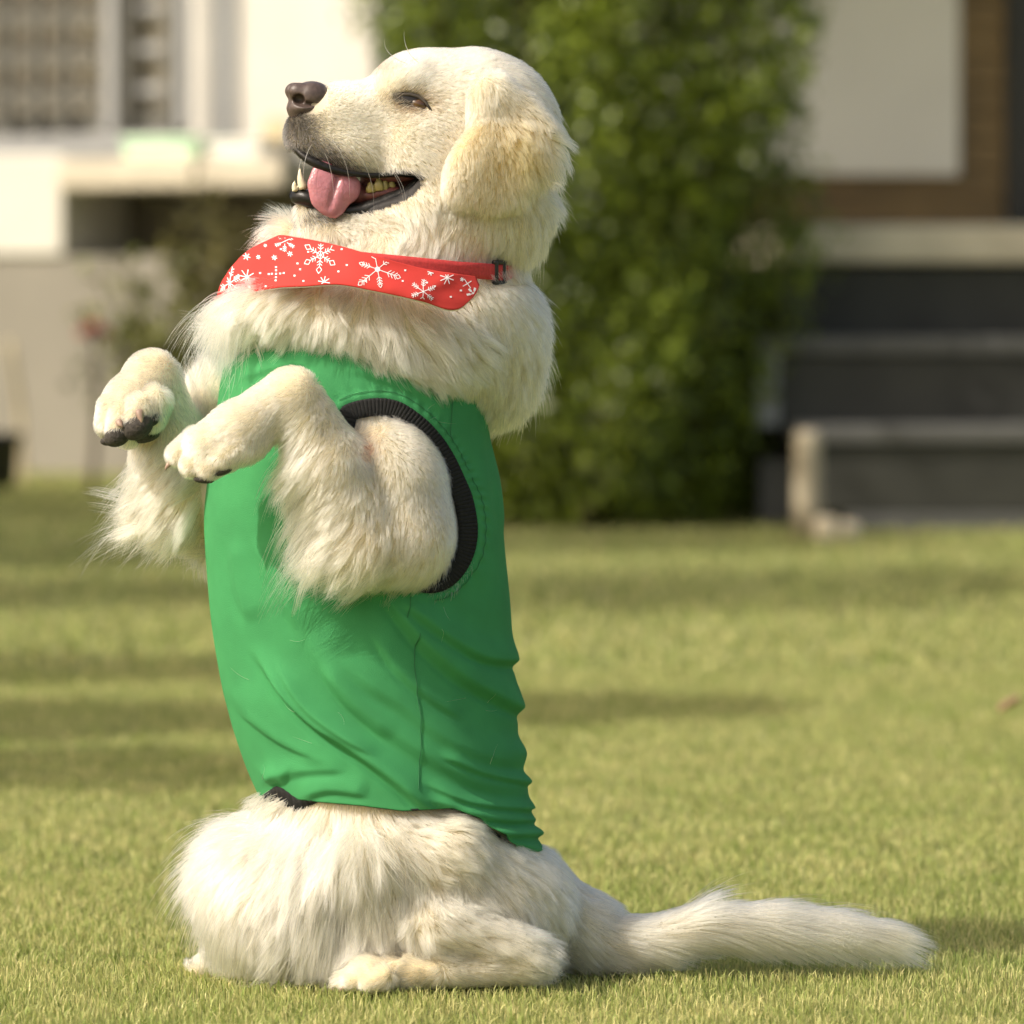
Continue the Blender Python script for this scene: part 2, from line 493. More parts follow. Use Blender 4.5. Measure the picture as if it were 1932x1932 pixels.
quad_mesh('stem', V, Q, M['bark'], fl)
ct = np.array([sh[0], sh[1], W(0, 622, 13.9)[2]])
pet = [ellipsoid_mesh(ct+np.array([.035*math.cos(k), .03*math.sin(k), .012*(k % 3-1)]), (.032, .02, .02), Matrix.Rotation(k, 3, 'Z'), 8, 6) for k in range(6)]
V, Q = merge(pet); quad_mesh('bloom', V, Q, M['red_flower'], fl)
leaf_cloud('leaves', ct+RNG.normal(0, 1, (50, 3))*np.array([.05, .04, .13])-np.array([0, 0, .12]), .05, ((.10, .12, .05), (.16, .16, .07)), .2, M['shrub'], fl, 8)
pc = W(-22, 850, 14.0)
pot = [(0, 0), (.085, 0), (.10, .03), (.115, .17), (.125, .18), (.125, .205), (.105, .205), (.10, .16)]
ang = np.linspace(0, 2*np.pi, 20, endpoint=False)
V = np.array([(pc[0]+r*math.cos(a), pc[1]+r*math.sin(a), z) for r, z in pot for a in ang])
Q = [(i*20+j, i*20+(j+1) % 20, (i+1)*20+(j+1) % 20, (i+1)*20+j) for i in range(len(pot)-1) for j in range(20)]
tag(quad_mesh('plant_pot', V, Q, M['black']), 'black plastic plant pot on the lawn edge at far left', 'pot')
p0, p1 = W(18, 640, 14.4), W(48, 885, 14.4)
V, Q = limb([(p0[0], p0[1], p0[2]), ((p0[0]+p1[0])/2+.01, p0[1], (p0[2])/2), (p1[0], p1[1]-.1, 0)], .012, .014)
tag(quad_mesh('wooden_stake', V, Q, M['straw']), 'thin brown wooden stake leaning on the grey low wall', 'stake')

# ------------------------------------------------------------------ right: entrance and steps
EF = Frame(1540, 14.2, math.radians(6))
ent = thing('entrance_wall', 'brown timber clad entrance wall with a large white panel, above the dark steps', 'wall', EF.p(.5, 0, 0))
_, z_land = EF.hit(1700, 424)
pu0, pzb = EF.hit(1440, 330, .04); pu1, _ = EF.hit(1810, 330, .04)
ue, _ = EF.hit(1897, 330)
EF.box('backing', -.75, ue, -.3, -.02, z_land-.05, 4.0, M['wood'], ent)
zz = z_land
k = 0
while zz < 3.9:
    EF.box('plank', -.74, ue-.004, -.018, .0 + .003*(k % 3), zz+.002, zz+.098, M['wood'], ent, .003)
    zz += .102; k += 1
EF.box('panel', -.70, pu1, .006, .045, pzb, 3.9, M['panel'], ent, .006)
EF.box('added_shade_roof', -2.6, 3.5, .05, 1.7, 2.95, 3.15, M['grey_wall'], ent)  # unseen roof, added to keep the sun off the white panel
dr = EF.box('door', ue+.003, ue+1.1, -.3, -.10, z_land, 3.4, M['door'], ent)
EF.box('door_frame', ue+.003, ue+.05, -.098, .02, z_land, 3.4, M['door'], dr)

SF = Frame(1500, 10.9, math.radians(3))
steps = thing('garden_steps', 'dark stone garden steps with grey edges, at the right of the hedge', 'steps', SF.p(.6, 0, 0))
rows = [  # left edge, top py, bottom py of the dark riser, depth out
    (1553, 836, 968, .34, 1), (1472, 668, 806, .0, 1), (1488, 500, 636, -.34, 0)]
prev = 0.0
U1 = 3.2
for lx, yt, yb, w, j in rows:
    u0, zt = SF.hit(lx, yt, w); _, zb = SF.hit(lx, yb, w)
    SF.box('riser', u0, U1, w-.34, w-.004, zb+.002, zt-.002, M['riser'], steps, .004)
    if j:
        _, zn = SF.hit(lx, yt-32, w)
        SF.box('nosing', u0-.07, U1, w-.345, w+.02, zt, zn, M['nosing'], steps, .006)
    if lx == 1472:
        SF.box('side_edge', u0-.075, u0-.004, w-.30, w+.016, zb+.002, zt-.002, M['grey_paint'], steps, .006)  # lighter grey puts the light on this edge into its colour
        SF.box('side_wall', u0-.06, SF.hit(1550, 900, w)[0]-.004, w-.30, w-.02, 0, zb-.10, M['nosing'], steps, .006)
u0, zt = SF.hit(1553, 968, .34)
SF.box('kerb', SF.hit(1600, 980, .36)[0], U1, -.05, .36, -.02, zt-.002, M['nosing'], steps, .006)
SF.box('kerb', u0-.07, U1, -.338, -.02, SF.hit(1472, 836, 0)[1], SF.hit(1472, 806, 0)[1], M['nosing'], steps, .006)
ul, ztop = SF.hit(1490, 424, -.30); _, zbot = SF.hit(1490, 496, -.30)
SF.box('landing_slab', ul, U1, -3.2, -.30, zbot, ztop, M['cream_stone'], steps, .012)
SF.box('core', ul-.5, U1-.01, -3.1, -.70, 0, zbot-.004, M['riser'], steps, 0)

pp = W(1524, 990, 10.15)
post = thing('garden_post', 'short cream post standing at the left end of the lowest step', 'post', (pp[0], pp[1], 0))
ph = W(0, 812, 10.15)[2]
prf = [(.0, 0), (.042, 0), (.041, .1), (.040, ph-.03), (.037, ph-.008), (.030, ph), (.0, ph)]
V = np.array([(pp[0]+r*math.cos(a), pp[1]+r*math.sin(a), z) for r, z in prf for a in ang])
Q = [(i*20+j, i*20+(j+1) % 20, (i+1)*20+(j+1) % 20, (i+1)*20+j) for i in range(len(prf)-1) for j in range(20)]
quad_mesh('shaft', V, Q, M['post'], post)
for kx, (x0, x1, yt, w) in enumerate(((1540, 1583, 976, .92), (1586, 1624, 984, .88))):
    u0, zt = SF.hit(x0, yt, w); u1, _ = SF.hit(x1, yt, w)
    tag(SF.box('stone_block', u0, u1, w-.10, w, -.01, zt, M['cream_stone'], None, .018), ['pale cream stone block on the grass at the foot of the short post', 'lower cream stone block right of the taller one, by the step kerb'][kx], 'block', 'stone blocks by the steps')
# a plain wall closing the view behind hedge and house
BF = Frame(900, 19.0, 0)
tag(BF.box('boundary_wall', -12.0, 12.0, -.2, 0, 0, 4.4, M['grey_wall']), 'plain grey boundary wall glimpsed between the white house and the hedge', 'wall')

# trees standing left of the picture; their shade lies across the lawn
def tree_mesh(seed, h, r):
    rng = np.random.default_rng(seed)
    st = [limb([(0, 0, 0), (.05, .02, h*.5), (0, 0, h)], .10, .04, 8)]
    pts = []
    for k in range(9):
        a = k*2.4; q = r*rng.uniform(.5, .95)
        tip = np.array((math.cos(a)*q, math.sin(a)*q, h+rng.uniform(-.3, .45)*r))
        st.append(limb([(0, 0, h*.72), tuple(tip*np.array([.5, .5, 1])-np.array([0, 0, .1])), tuple(tip)], .035, .01, 5))
        pts.append(tip+rng.normal(0, r*.30, (130, 3))*np.array([1, 1, .55]))
    return st, np.vstack(pts)
def shade_tree(px, py, h, r, seed, label, more=1):
    D = EYE*D0/((py-CY)*S); tx, ty, _ = W(px, py, D-D0)
    k = h/(-TRAVEL.z); x, y = tx-TRAVEL.x*k, ty-TRAVEL.y*k
    t = thing('garden_tree', label, 'tree', (x, y, 0), 'trees shading the lawn')
    st, pts = tree_mesh(seed, h, r)
    if more > 1: pts = np.vstack([pts]+[tree_mesh(seed+100*k, h, r)[1] for k in range(1, more)])
    off = np.array((x, y, 0))
    V, Q = merge(st); quad_mesh('trunk', V+off, Q, M['bark'], t)
    leaf_cloud('crown', pts+off, .13, ((.04, .07, .015), (.09, .14, .02)), .2, M['shrub'], t, seed)
shade_tree(120, 1362, 3.4, .26, 41, 'slim green tree whose shade lies nearest on the lawn')
shade_tree(100, 1458, 3.6, .22, 42, 'slim green tree nearest to the house wall')
shade_tree(60, 1265, 4.2, .28, 43, 'slim green tree between two others left of the lawn')
shade_tree(60, 1118, 3.8, .62, 44, 'broad green tree left of the lawn')
shade_tree(150, 960, 3.4, 1.5, 45, 'widest dense green tree by the grey low wall', 4)
shade_tree(-100, 1035, 3.8, 1.0, 47, 'dense green tree nearest to the widest one', 3)
shade_tree(1450, 1112, 3.4, .75, 48, 'thin crowned tree standing alone left of the mid lawn')
shade_tree(1090, 1342, 3.3, .2, 49, 'smallest slim tree left of the lawn')
shade_tree(1180, 1022, 3.4, .7, 46, 'green tree left of the clipped hedge')

# a dry leaf on the lawn
def leaf_obj(px, py, ln, label):
    D = EYE*D0/((py-CY)*S); x, y, _ = W(px, py, D-D0)
    uu = np.linspace(0, 1, 9); V = []
    for t in uu:
        w = math.sin(math.pi*min(1, t*1.02))**.7*ln*.32
        for s in (-1, -.5, 0, .5, 1):
            V.append((x+(t-.5)*ln, y+s*w, .024+.018*t+abs(s)*.012))
    Q = [(i*5+j, i*5+j+1, (i+1)*5+j+1, (i+1)*5+j) for i in range(8) for j in range(4)]
    o = quad_mesh('fallen_leaf', V, Q, M['dry_leaf'])
    md = o.modifiers.new('thick', 'SOLIDIFY'); md.thickness = .0008
    tag(o, label, 'leaf')
leaf_obj(1904, 1374, .034, 'curled pinkish brown dry leaf lying on the lawn at right')

# ================================================================== the dog
M['skin'] = mat('dog_skin', (.7, .6, .45), .7, None, None, 'tint')
M['nose'] = mat('nose_leather', (.085, .060, .052), .42, (300, .25), (900, .35, .0006), spec=.5)
M['lip'] = mat('black_lip', (.012, .011, .010), .34, (200, .3), (300, .3, .001), spec=.3)
M['tongue'] = mat('tongue', (.46, .185, .215), .26, (150, .12), (420, .5, .0012), spec=.5, sss=(.25, (1, .3, .2), .006))
M['gum'] = mat('gum', (.15, .045, .04), .4, (200, .25), spec=.5)
M['tooth'] = mat('tooth', (.80, .72, .52), .25, (100, .08), spec=.5)
M['molar'] = mat('yellow_shaded_tooth', (.36, .29, .10), .3, (120, .2), spec=.5)  # yellow back teeth, colour darkened for the shade inside the mouth
M['pad'] = mat('paw_pad', (.042, .036, .030), .85, (260, .5), (420, .9, .002))
M['claw'] = mat('claw', (.32, .22, .17), .45, (150, .2))
M['shirt'] = mat('green_jersey', (.053, .275, .098), .85, (22, .09, 6), (1300, .55, .0011), spec=.2)
M['rib'] = mat('black_rib_knit', (.020, .020, .020), .9, (300, .2), spec=.2)
M['thread'] = mat('dark_thread', (.028, .15, .058), .9)
M['bandana'] = mat('red_cotton', (.57, .050, .042), .8, (20, .08, 5), (1600, .2, .0005), spec=.2)
M['strap'] = mat('red_webbing', (.56, .06, .06), .7, (400, .15), (900, .4, .0006), spec=.2)
M['lining'] = mat('white_cotton', (.78, .75, .70), .9)
M['print'] = mat('white_print', (.80, .78, .78), .8)
M['eye_rim'] = mat('eye_rim', (.020, .016, .014), .35)

dog = thing('dog', 'cream golden retriever sitting up on its haunches in a green vest and red snowflake bandana', 'dog', (-.08, 0, 0))

# ---- shirt and bandana outlines in grid units (left and right edge of the body by height)
sh_L = sm([(600, 520), (620, 500), (640, 470), (660, 444), (690, 425), (720, 417), (760, 412), (820, 403), (900, 393), (960, 388), (1040, 389), (1100, 393), (1200, 405), (1300, 421), (1400, 450), (1460, 470), (1500, 488), (1560, 515), (1650, 545)])
sh_R = sm([(600, 850), (700, 893), (760, 914), (820, 923), (900, 937), (1000, 948), (1100, 958), (1200, 965), (1300, 971), (1400, 979), (1500, 990), (1550, 1001), (1600, 1016), (1650, 1032)])
sh_D = sm([(600, 170), (650, 188), (700, 203), (800, 220), (1000, 226), (1200, 222), (1400, 224), (1550, 238), (1650, 262)])
neck_y = interp([(380, 640), (470, 640), (640, 642), (700, 682), (780, 706), (850, 722), (912, 762), (1100, 770)])
hem_y = interp([(380, 1500), (490, 1508), (505, 1497), (520, 1486), (535, 1490), (560, 1508), (600, 1513), (680, 1520), (760, 1530), (850, 1525), (900, 1545), (960, 1590), (1000, 1622), (1035, 1655), (1100, 1665)])
armhole = resample([(638, 790), (650, 765), (700, 752), (748, 757), (792, 785), (826, 820), (852, 858), (872, 900), (888, 942), (896, 1000), (889, 1050), (866, 1090), (835, 1114), (800, 1119), (770, 1108), (720, 1075), (680, 1000), (645, 910), (632, 840)], 220, True)
arm_in = None

def sh_dep(x, y):
    l, r = sh_L(y), sh_R(y); c = (l+r)/2; a = (r-l)/2
    return -sh_D(y)*np.sqrt(np.clip(1-((x-c)/a)**2, 0, 1))

# ---- signed distance field of the whole body
h = .003
X0 = np.array([W(150, 0, 0)[0], -350*S, -.015]); X1 = np.array([W(1780, 0, 0)[0], 300*S, W(0, 62, 0)[2]])
N = np.ceil((X1-X0)/h).astype(int)+1
F = np.full(N, .2, np.float32)
axs = [X0[k]+h*np.arange(N[k]) for k in range(3)]

def put(lo, hi, fn, k=.02, sub=False):
    m = .035+k
    sl = []
    for d in range(3):
        a = max(0, int((lo[d]-m-X0[d])/h)); b = min(N[d], int((hi[d]+m-X0[d])/h)+2)
        if b <= a: return
        sl.append(slice(a, b))
    sl = tuple(sl)
    x = axs[0][sl[0]][:, None, None]; y = axs[1][sl[1]][None, :, None]; z = axs[2][sl[2]][None, None, :]
    f = fn(x, y, z).astype(np.float32)
    a = F[sl]
    if sub:
        hh = np.maximum(k-np.abs(a+f), 0)/k
        F[sl] = np.maximum(a, -f)+hh*hh*k*.25
    else:
        hh = np.maximum(k-np.abs(a-f), 0)/k
        F[sl] = np.minimum(a, f)-hh*hh*k*.25

def ell(c, r, rot=0.0, k=.02, tilt=0.0, world=None):
    """ellipsoid: c=(px,py,dep), r in grid units; rot turns it in the picture plane (degrees, clockwise)"""
    C = np.array(Wa(*c)) if world is None else world
    R = np.array(r)*S
    ca, sa = math.cos(math.radians(rot)), math.sin(math.radians(rot))
    ct, st = math.cos(math.radians(tilt)), math.sin(math.radians(tilt))
    def fn(x, y, z):
        x, y, z = x-C[0], y-C[1], z-C[2]
        u = x*ca - z*sa; w = x*sa + z*ca
        u, v = u*ct + y*st, -u*st + y*ct
        k0 = np.sqrt((u/R[0])**2+(v/R[1])**2+(w/R[2])**2)
        k1 = np.sqrt((u/R[0]**2)**2+(v/R[1]**2)**2+(w/R[2]**2)**2)+1e-9
        return k0*(k0-1)/k1
    m = R.max()
    put(C-m, C+m, fn, k)

def cone(p, q, ra, rb, k=.02):
    """tapered capsule between (px,py,dep) points"""
    A, B = np.array(Wa(*p)), np.array(Wa(*q)); ra, rb = ra*S, rb*S
    ab = B-A; L2 = ab.dot(ab)
    def fn(x, y, z):
        t = np.clip(((x-A[0])*ab[0]+(y-A[1])*ab[1]+(z-A[2])*ab[2])/L2, 0, 1)
        return np.sqrt((x-A[0]-t*ab[0])**2+(y-A[1]-t*ab[1])**2+(z-A[2]-t*ab[2])**2) - (ra+(rb-ra)*t)
    r = max(ra, rb)
    put(np.minimum(A, B)-r, np.maximum(A, B)+r, fn, k)

# torso and neck: a stack of ovals
tz = sm([(395, 660), (450, 610), (500, 540), (550, 462), (600, 452), (640, 475), (660, 458), (700, 434), (760, 420), (900, 402), (960, 397), (1040, 398), (1100, 402), (1200, 414), (1300, 430), (1400, 460), (1500, 498), (1600, 530), (1700, 560)])
tr = sm([(395, 1010), (450, 985), (500, 955), (550, 968), (600, 980), (660, 985), (700, 960), (760, 904), (900, 927), (1000, 938), (1100, 948), (1200, 955), (1300, 961), (1400, 969), (1500, 980), (1600, 1004), (1700, 1030)])
td = sm([(395, 130), (450, 140), (500, 155), (550, 190), (600, 195), (660, 190), (700, 196), (800, 210), (1000, 216), (1200, 212), (1400, 212), (1700, 225)])
def torso(x, y, z):
    zz = np.ravel(z); s = S*(y+D0)/D0
    py = CY+(EYE-z)/S
    l, r, d = tz(py), tr(py), td(py)
    c = (l+r)/2; a = (r-l)/2
    X = (CX + x/s - c)/a; Y = (y/S)/d
    rho = np.sqrt(X*X+Y*Y)+1e-6
    f = (rho-1)*np.minimum(a, d)*S
    cap = np.maximum(395-py, py-1690)*S
    return np.maximum(f, cap)
put(np.array(Wa(380, 1690, -230)), np.array(Wa(1040, 395, 230)), torso, .01)

# head frame: hx = picture x on the midline, py, b = sideways (positive towards the camera)
PSI = math.radians(12); sP, cP = math.sin(PSI), math.cos(PSI); HX = 880.0
def Hd(px, py, b=0.0):
    """final picture px, py and sideways b -> (px, py, dep)"""
    a = (HX + b*sP - px)/cP
    return (px, py, -a*sP - b*cP)
def Hm(hx, py, b=0.0):
    """midline picture x, then moved sideways"""
    return Hd(hx + b*sP, py, b)
def Hw(px, py, b=0.0):
    return np.array(Wa(*Hd(px, py, b)))
TH = -math.degrees(PSI)
def hell(hx, py, b, r, rot=0, k=.012): ell(Hm(hx, py, b), r, rot, k, -TH)
def hcone(a, b_, ra, rb, k=.012): cone(Hm(*a), Hm(*b_), ra, rb, k)
hell(872, 228, 0, (138, 112, 126), 0)
hell(900, 200, 0, (110, 115, 98), 0)
hell(785, 178, 0, (88, 84, 76), -18, .02)
for s in (1, -1):
    hell(756, 158, s*50, (50, 34, 34), -25, .010)      # brow
    hell(806, 284, s*74, (84, 50, 74), 16, .016)        # cheek
    hell(672, 282, s*30, (86, 40, 42), 16, .014)       # flews
    hell(600, 262, s*17, (46, 32, 46), 20, .012)
hcone((626, 218, 0), (745, 238, 0), 52, 78, .02)
hell(668, 205, 0, (76, 54, 43), 4, .014)
hell(574, 252, 0, (33, 40, 40), 14, .01)
hcone((590, 396, 0), (700, 400, 0), 27, 40, .012)
hcone((700, 402, 0), (835, 360, 0), 42, 86, .03)
hell(850, 380, 0, (130, 120, 95), 0, .04)
hell(906, 330, 0, (104, 116, 138), 0, .04)
hell(955, 245, 0, (76, 100, 92), 20, .03)
hell(940, 370, 0, (50, 105, 106), -10, .03)
# mouth opening
MO = [(500, 380), (505, 320), (530, 288), (552, 285), (574, 302), (596, 314), (640, 326), (681, 332), (706, 333), (751, 327), (781, 329), (793, 335), (779, 352), (751, 370), (706, 386), (684, 388), (640, 392), (600, 386), (575, 374), (548, 366)]
mA, mB = np.array(Wa(490, 410, -260)), np.array(Wa(800, 280, 120))
def mouth(x, y, z):
    s = S*(y+D0)/D0
    px, py, dep = CX+x/s, CY+(EYE-z)/s, y/S
    # sideways coordinate in the head frame
    b = -(dep + (HX-px)*sP)/(1) * cP
    px, py, b = np.broadcast_arrays(px - .06*np.minimum(b-45, 0), py, b)
    near = (px > 480) & (px < 820) & (py > 260) & (py < 420)
    out = np.full(px.shape, 60.0)
    out[near] = poly_sd(px[near], py[near], MO)
    septum = np.where(px > 672, 26-np.abs(b), -30)      # tongue root and gums stay in the middle at the back
    return np.maximum(out, septum)*S
put(mA, mB, mouth, .004, True)
# ears: flat flaps with a fold at the top
Fh = F.copy(); F[:] = .2
for s in (1, -1):
    def ear(px, py, b, r, rot=0, k=.012):
        hx = px - b*sP
        ell(Hm(hx, py, s*(b+9)), r, rot, k, -TH*s)
    ear(926, 188, 112, (40, 30, 48), 12)
    ear(955, 235, 122, (70, 24, 66), 0)
    ear(884, 332, 146, (42, 21, 62), 26)
    ear(930, 318, 143, (74, 23, 80), 0)
    ear(996, 280, 128, (60, 26, 66), -24)
hh = np.maximum(.002-np.abs(Fh-F), 0)/.002
F = (np.minimum(Fh, F)-hh*hh*.002*.25).astype(np.float32); del Fh, hh

# loose neck skin at the back of the collar
ell((906, 655, 40), (104, 112, 136), -14, .03)
ell((915, 590, 30), (80, 160, 75), 0, .03)
ell((650, 612, -140), (180, 56, 50), 12, .03)
ell((525, 575, -50), (84, 110, 64), 0, .03)
ell((545, 455, 100), (30, 46, 40), -20, .02)
ell((640, 448, -30), (76, 84, 34), 6, .02)

# near foreleg
ell((746, 908, -205), (84, 84, 106), -20, .02)
ell((762, 1008, -212), (84, 84, 86), 0, .02)
cone((684, 1010, -240), (622, 880, -268), 80, 62, .013)
cone((625, 880, -265), (552, 752, -285), 62, 46, .012)
cone((548, 746, -285), (455, 815, -292), 45, 46, .008)
cone((455, 812, -292), (398, 846, -292), 48, 44, .010)
for q, (x, y, d) in enumerate(((338, 858, -272), (362, 878, -305), (392, 884, -318), (420, 862, -328))):
    cone((x+34, y-24, d+6), (x, y, d), 24, 20, .005)
# far foreleg
cone((430, 960, 130), (345, 930, 80), 85, 66, .02)
cone((345, 930, 80), (318, 840, 60), 70, 58, .02)
cone((318, 840, 60), (287, 716, 40), 58, 46, .014)
cone((286, 712, 38), (252, 766, -2), 44, 50, .01)
cone((252, 766, -2), (240, 790, -22), 52, 48, .012)
for q, (x, y, d) in enumerate(((205, 800, -38), (226, 812, -62), (256, 800, -70), (284, 786, -50))):
    cone((x+8, y-30, d+12), (x, y, d), 26, 23, .002)
cone((350, 790, 150), (430, 750, 160), 44, 60, .02)

# haunches
ell((532, 1690, -20), (142, 170, 148), 0, .03)
ell((484, 1640, 60), (90, 110, 80), 10, .03)
ell((610, 1700, -100), (95, 110, 140), 0, .03)
cone((690, 1612, -200), (850, 1606, -190), 52, 54, .014)
cone((850, 1606, -190), (1000, 1700, -95), 54, 44, .014)
cone((690, 1620, -195), (720, 1720, -190), 50, 46, .016)
ell((815, 1692, -160), (170, 84, 112), 14, .02)
ell((800, 1700, 120), (200, 130, 130), 10, .04)
ell((935, 1725, -20), (112, 170, 140), 18, .04)
cone((820, 1745, -222), (985, 1795, -225), 56, 34, .010)
ell((700, 1800, -140), (80, 90, 50), 0, .03)
cone((990, 1818, -225), (770, 1838, -255), 30, 24, .010)
cone((770, 1838, -255), (692, 1842, -262), 25, 29, .010)
for x, y, d in ((655, 1850, -246), (650, 1851, -268), (664, 1853, -290), (696, 1856, -304)):
    cone((x+28, y-12, d+4), (x, y, d), 17, 14, .004)
cone((470, 1800, 80), (385, 1828, 70), 40, 22, .014)
for d in (52, 70, 88):
    cone((400, 1822, d), (368, 1834, d), 14, 11, .004)
# tail
tl = [(1000, 1720, 10, 92), (1080, 1752, 10, 62), (1150, 1780, 0, 40), (1230, 1774, -10, 30), (1310, 1750, -10, 27), (1420, 1744, -5, 27), (1530, 1749, 0, 22), (1630, 1760, 5, 14), (1690, 1772, 8, 7)]
for a, b in zip(tl[:-1], tl[1:]):
    cone(a[:3], b[:3], a[3], b[3], .014 if a[0] < 1100 else .0025)

def surface_net(F, X0, h):
    ins = F < 0
    c = np.zeros(np.array(F.shape)-1, np.uint8)
    for dx in (0, 1):
        for dy in (0, 1):
            for dz in (0, 1):
                c += ins[dx:F.shape[0]-1+dx, dy:F.shape[1]-1+dy, dz:F.shape[2]-1+dz]
    act = (c > 0) & (c < 8)
    I = np.argwhere(act); idx = np.full(act.shape, -1, np.int32); idx[act] = np.arange(len(I))
    acc = np.zeros((len(I), 3)); cnt = np.zeros(len(I))
    cor = [(a, b, d) for a in (0, 1) for b in (0, 1) for d in (0, 1)]
    val = {q: F[I[:, 0]+q[0], I[:, 1]+q[1], I[:, 2]+q[2]] for q in cor}
    for p in cor:
        for d in range(3):
            if p[d] == 0:
                q = list(p); q[d] = 1; q = tuple(q)
                a, b = val[p], val[q]; m = (a < 0) != (b < 0)
                t = a[m]/(a[m]-b[m])
                pt = np.tile(np.array(p, float), (m.sum(), 1)); pt[:, d] = t
                acc[m] += pt; cnt[m] += 1
    V = X0 + h*(I + acc/cnt[:, None])
    Q = []
    for d in range(3):
        e, g = [(1, 2), (2, 0), (0, 1)][d]
        s0 = [slice(1, -1)]*3; s0[d] = slice(0, -1); s1 = list(s0); s1[d] = slice(1, None)
        a = ins[tuple(s0)]; b = ins[tuple(s1)]
        for flip, mm in ((0, a & ~b), (1, ~a & b)):
            E = np.argwhere(mm); off = np.array([1, 1, 1]); off[d] = 0; E = E+off
            def cell(de, dg):
                c_ = E.copy(); c_[:, e] -= de; c_[:, g] -= dg
                return idx[c_[:, 0], c_[:, 1], c_[:, 2]]
            q = np.stack([cell(1, 1), cell(0, 1), cell(0, 0), cell(1, 0)], 1)
            Q.append(q[:, ::-1] if flip else q)
    Q = np.vstack(Q)
    return V, Q[(Q >= 0).all(1)]

def tri_sample(G, P):
    q = (P-X0)/h; q = np.clip(q, 0, np.array(G.shape)-1.001)
    i = q.astype(int); t = q-i
    r = 0
    for a in (0, 1):
        for b in (0, 1):
            for c_ in (0, 1):
                w = (t[:, 0] if a else 1-t[:, 0])*(t[:, 1] if b else 1-t[:, 1])*(t[:, 2] if c_ else 1-t[:, 2])
                r = r + w*G[i[:, 0]+a, i[:, 1]+b, i[:, 2]+c_]
    return r
def grad(P, e=.003):
    g = np.stack([tri_sample(F, P+np.eye(3)[k]*e)-tri_sample(F, P-np.eye(3)[k]*e) for k in range(3)], -1)
    return g/(np.linalg.norm(g, axis=1, keepdims=True)+1e-9)

BV, BQ = surface_net(F, X0, h)
body = quad_mesh('body', BV, BQ, M['skin'], dog)
bpx, bpy_, bdep = inv(BV)

def side_b(px, dep):                       # head-frame sideways coordinate
    return -(dep+(HX-px)*sP)*cP

def base_tint(px, py, dep, rng=None):
    """coat colour by place (linear)"""
    n = len(px)
    cream = np.array([.78, .695, .515]); gold = np.array([.68, .50, .25])
    g = np.full(n, .22)
    def blob(cx, cy, rx, ry, v, soft=1.0):
        nonlocal g
        w = np.exp(-(((px-cx)/rx)**2+((py-cy)/ry)**2)*soft)
        g = g*(1-w)+v*w
    blob(940, 310, 95, 105, 1.25); blob(985, 290, 50, 70, 1.5); blob(760, 200, 120, 90, .08); blob(640, 200, 90, 60, .06)
    blob(730, 400, 90, 40, .15); blob(980, 400, 70, 60, .5); blob(600, 600, 200, 50, .34); blob(500, 560, 70, 60, .2)
    blob(720, 1060, 120, 80, .60); blob(800, 920, 70, 110, .22); blob(480, 800, 140, 80, .08); blob(330, 980, 60, 90, .45)
    blob(260, 740, 70, 70, .08); blob(500, 1680, 140, 130, .22); blob(650, 1680, 60, 130, .18); blob(860, 1600, 130, 70, .55)
    blob(880, 1760, 120, 60, .50); blob(1380, 1750, 300, 60, .22); blob(760, 1840, 120, 25, .45)
    c = cream*(1-g[:, None])+gold*g[:, None]
    return c

def in_mouth_sd(px, py):
    near = (px > 480) & (px < 830) & (py > 250) & (py < 440)
    o = np.full(px.shape, 99.0); o[near] = poly_sd(px[near], py[near], MO); return o
bt = base_tint(bpx, bpy_, bdep)*.92
msd = in_mouth_sd(bpx, bpy_)
headm = (bpy_ < 430) & (bpx < 810)
bt[headm & (msd < 0)] = (.16, .05, .045)
lipband = headm & (msd >= -3) & (msd < np.where(bpy_ > 345, 15, 8))
bt[lipband] = (.014, .012, .011)
w = np.exp(-((bpx-566)**2/34**2+(bpy_-225)**2/46**2))[:, None]*headm[:, None]
bt = bt*(1-.9*w)+np.array([.05, .045, .04])*.9*w
w = np.exp(-(((bpx-690)/26)**2+((bpy_-846)/30)**2))[:, None]*(bdep < -100)[:, None]
bt = bt*(1-w)+np.array([.55, .33, .24])*w
w = np.exp(-(((bpx-475)/11)**2+((bpy_-1632)/14)**2))[:, None]
bt = bt*(1-w)+np.array([.16, .09, .07])*w
attr_color(body.data, 'tint', bt)

# ---- where does the sight line meet the body?
def hit_body(px, py, start=-345, offset=0.0):
    deps = np.arange(start, 250, .6)
    v = tri_sample(F, Wa(np.full(len(deps), px), np.full(len(deps), py), deps))
    k = np.argmax(v < offset)
    return deps[k]

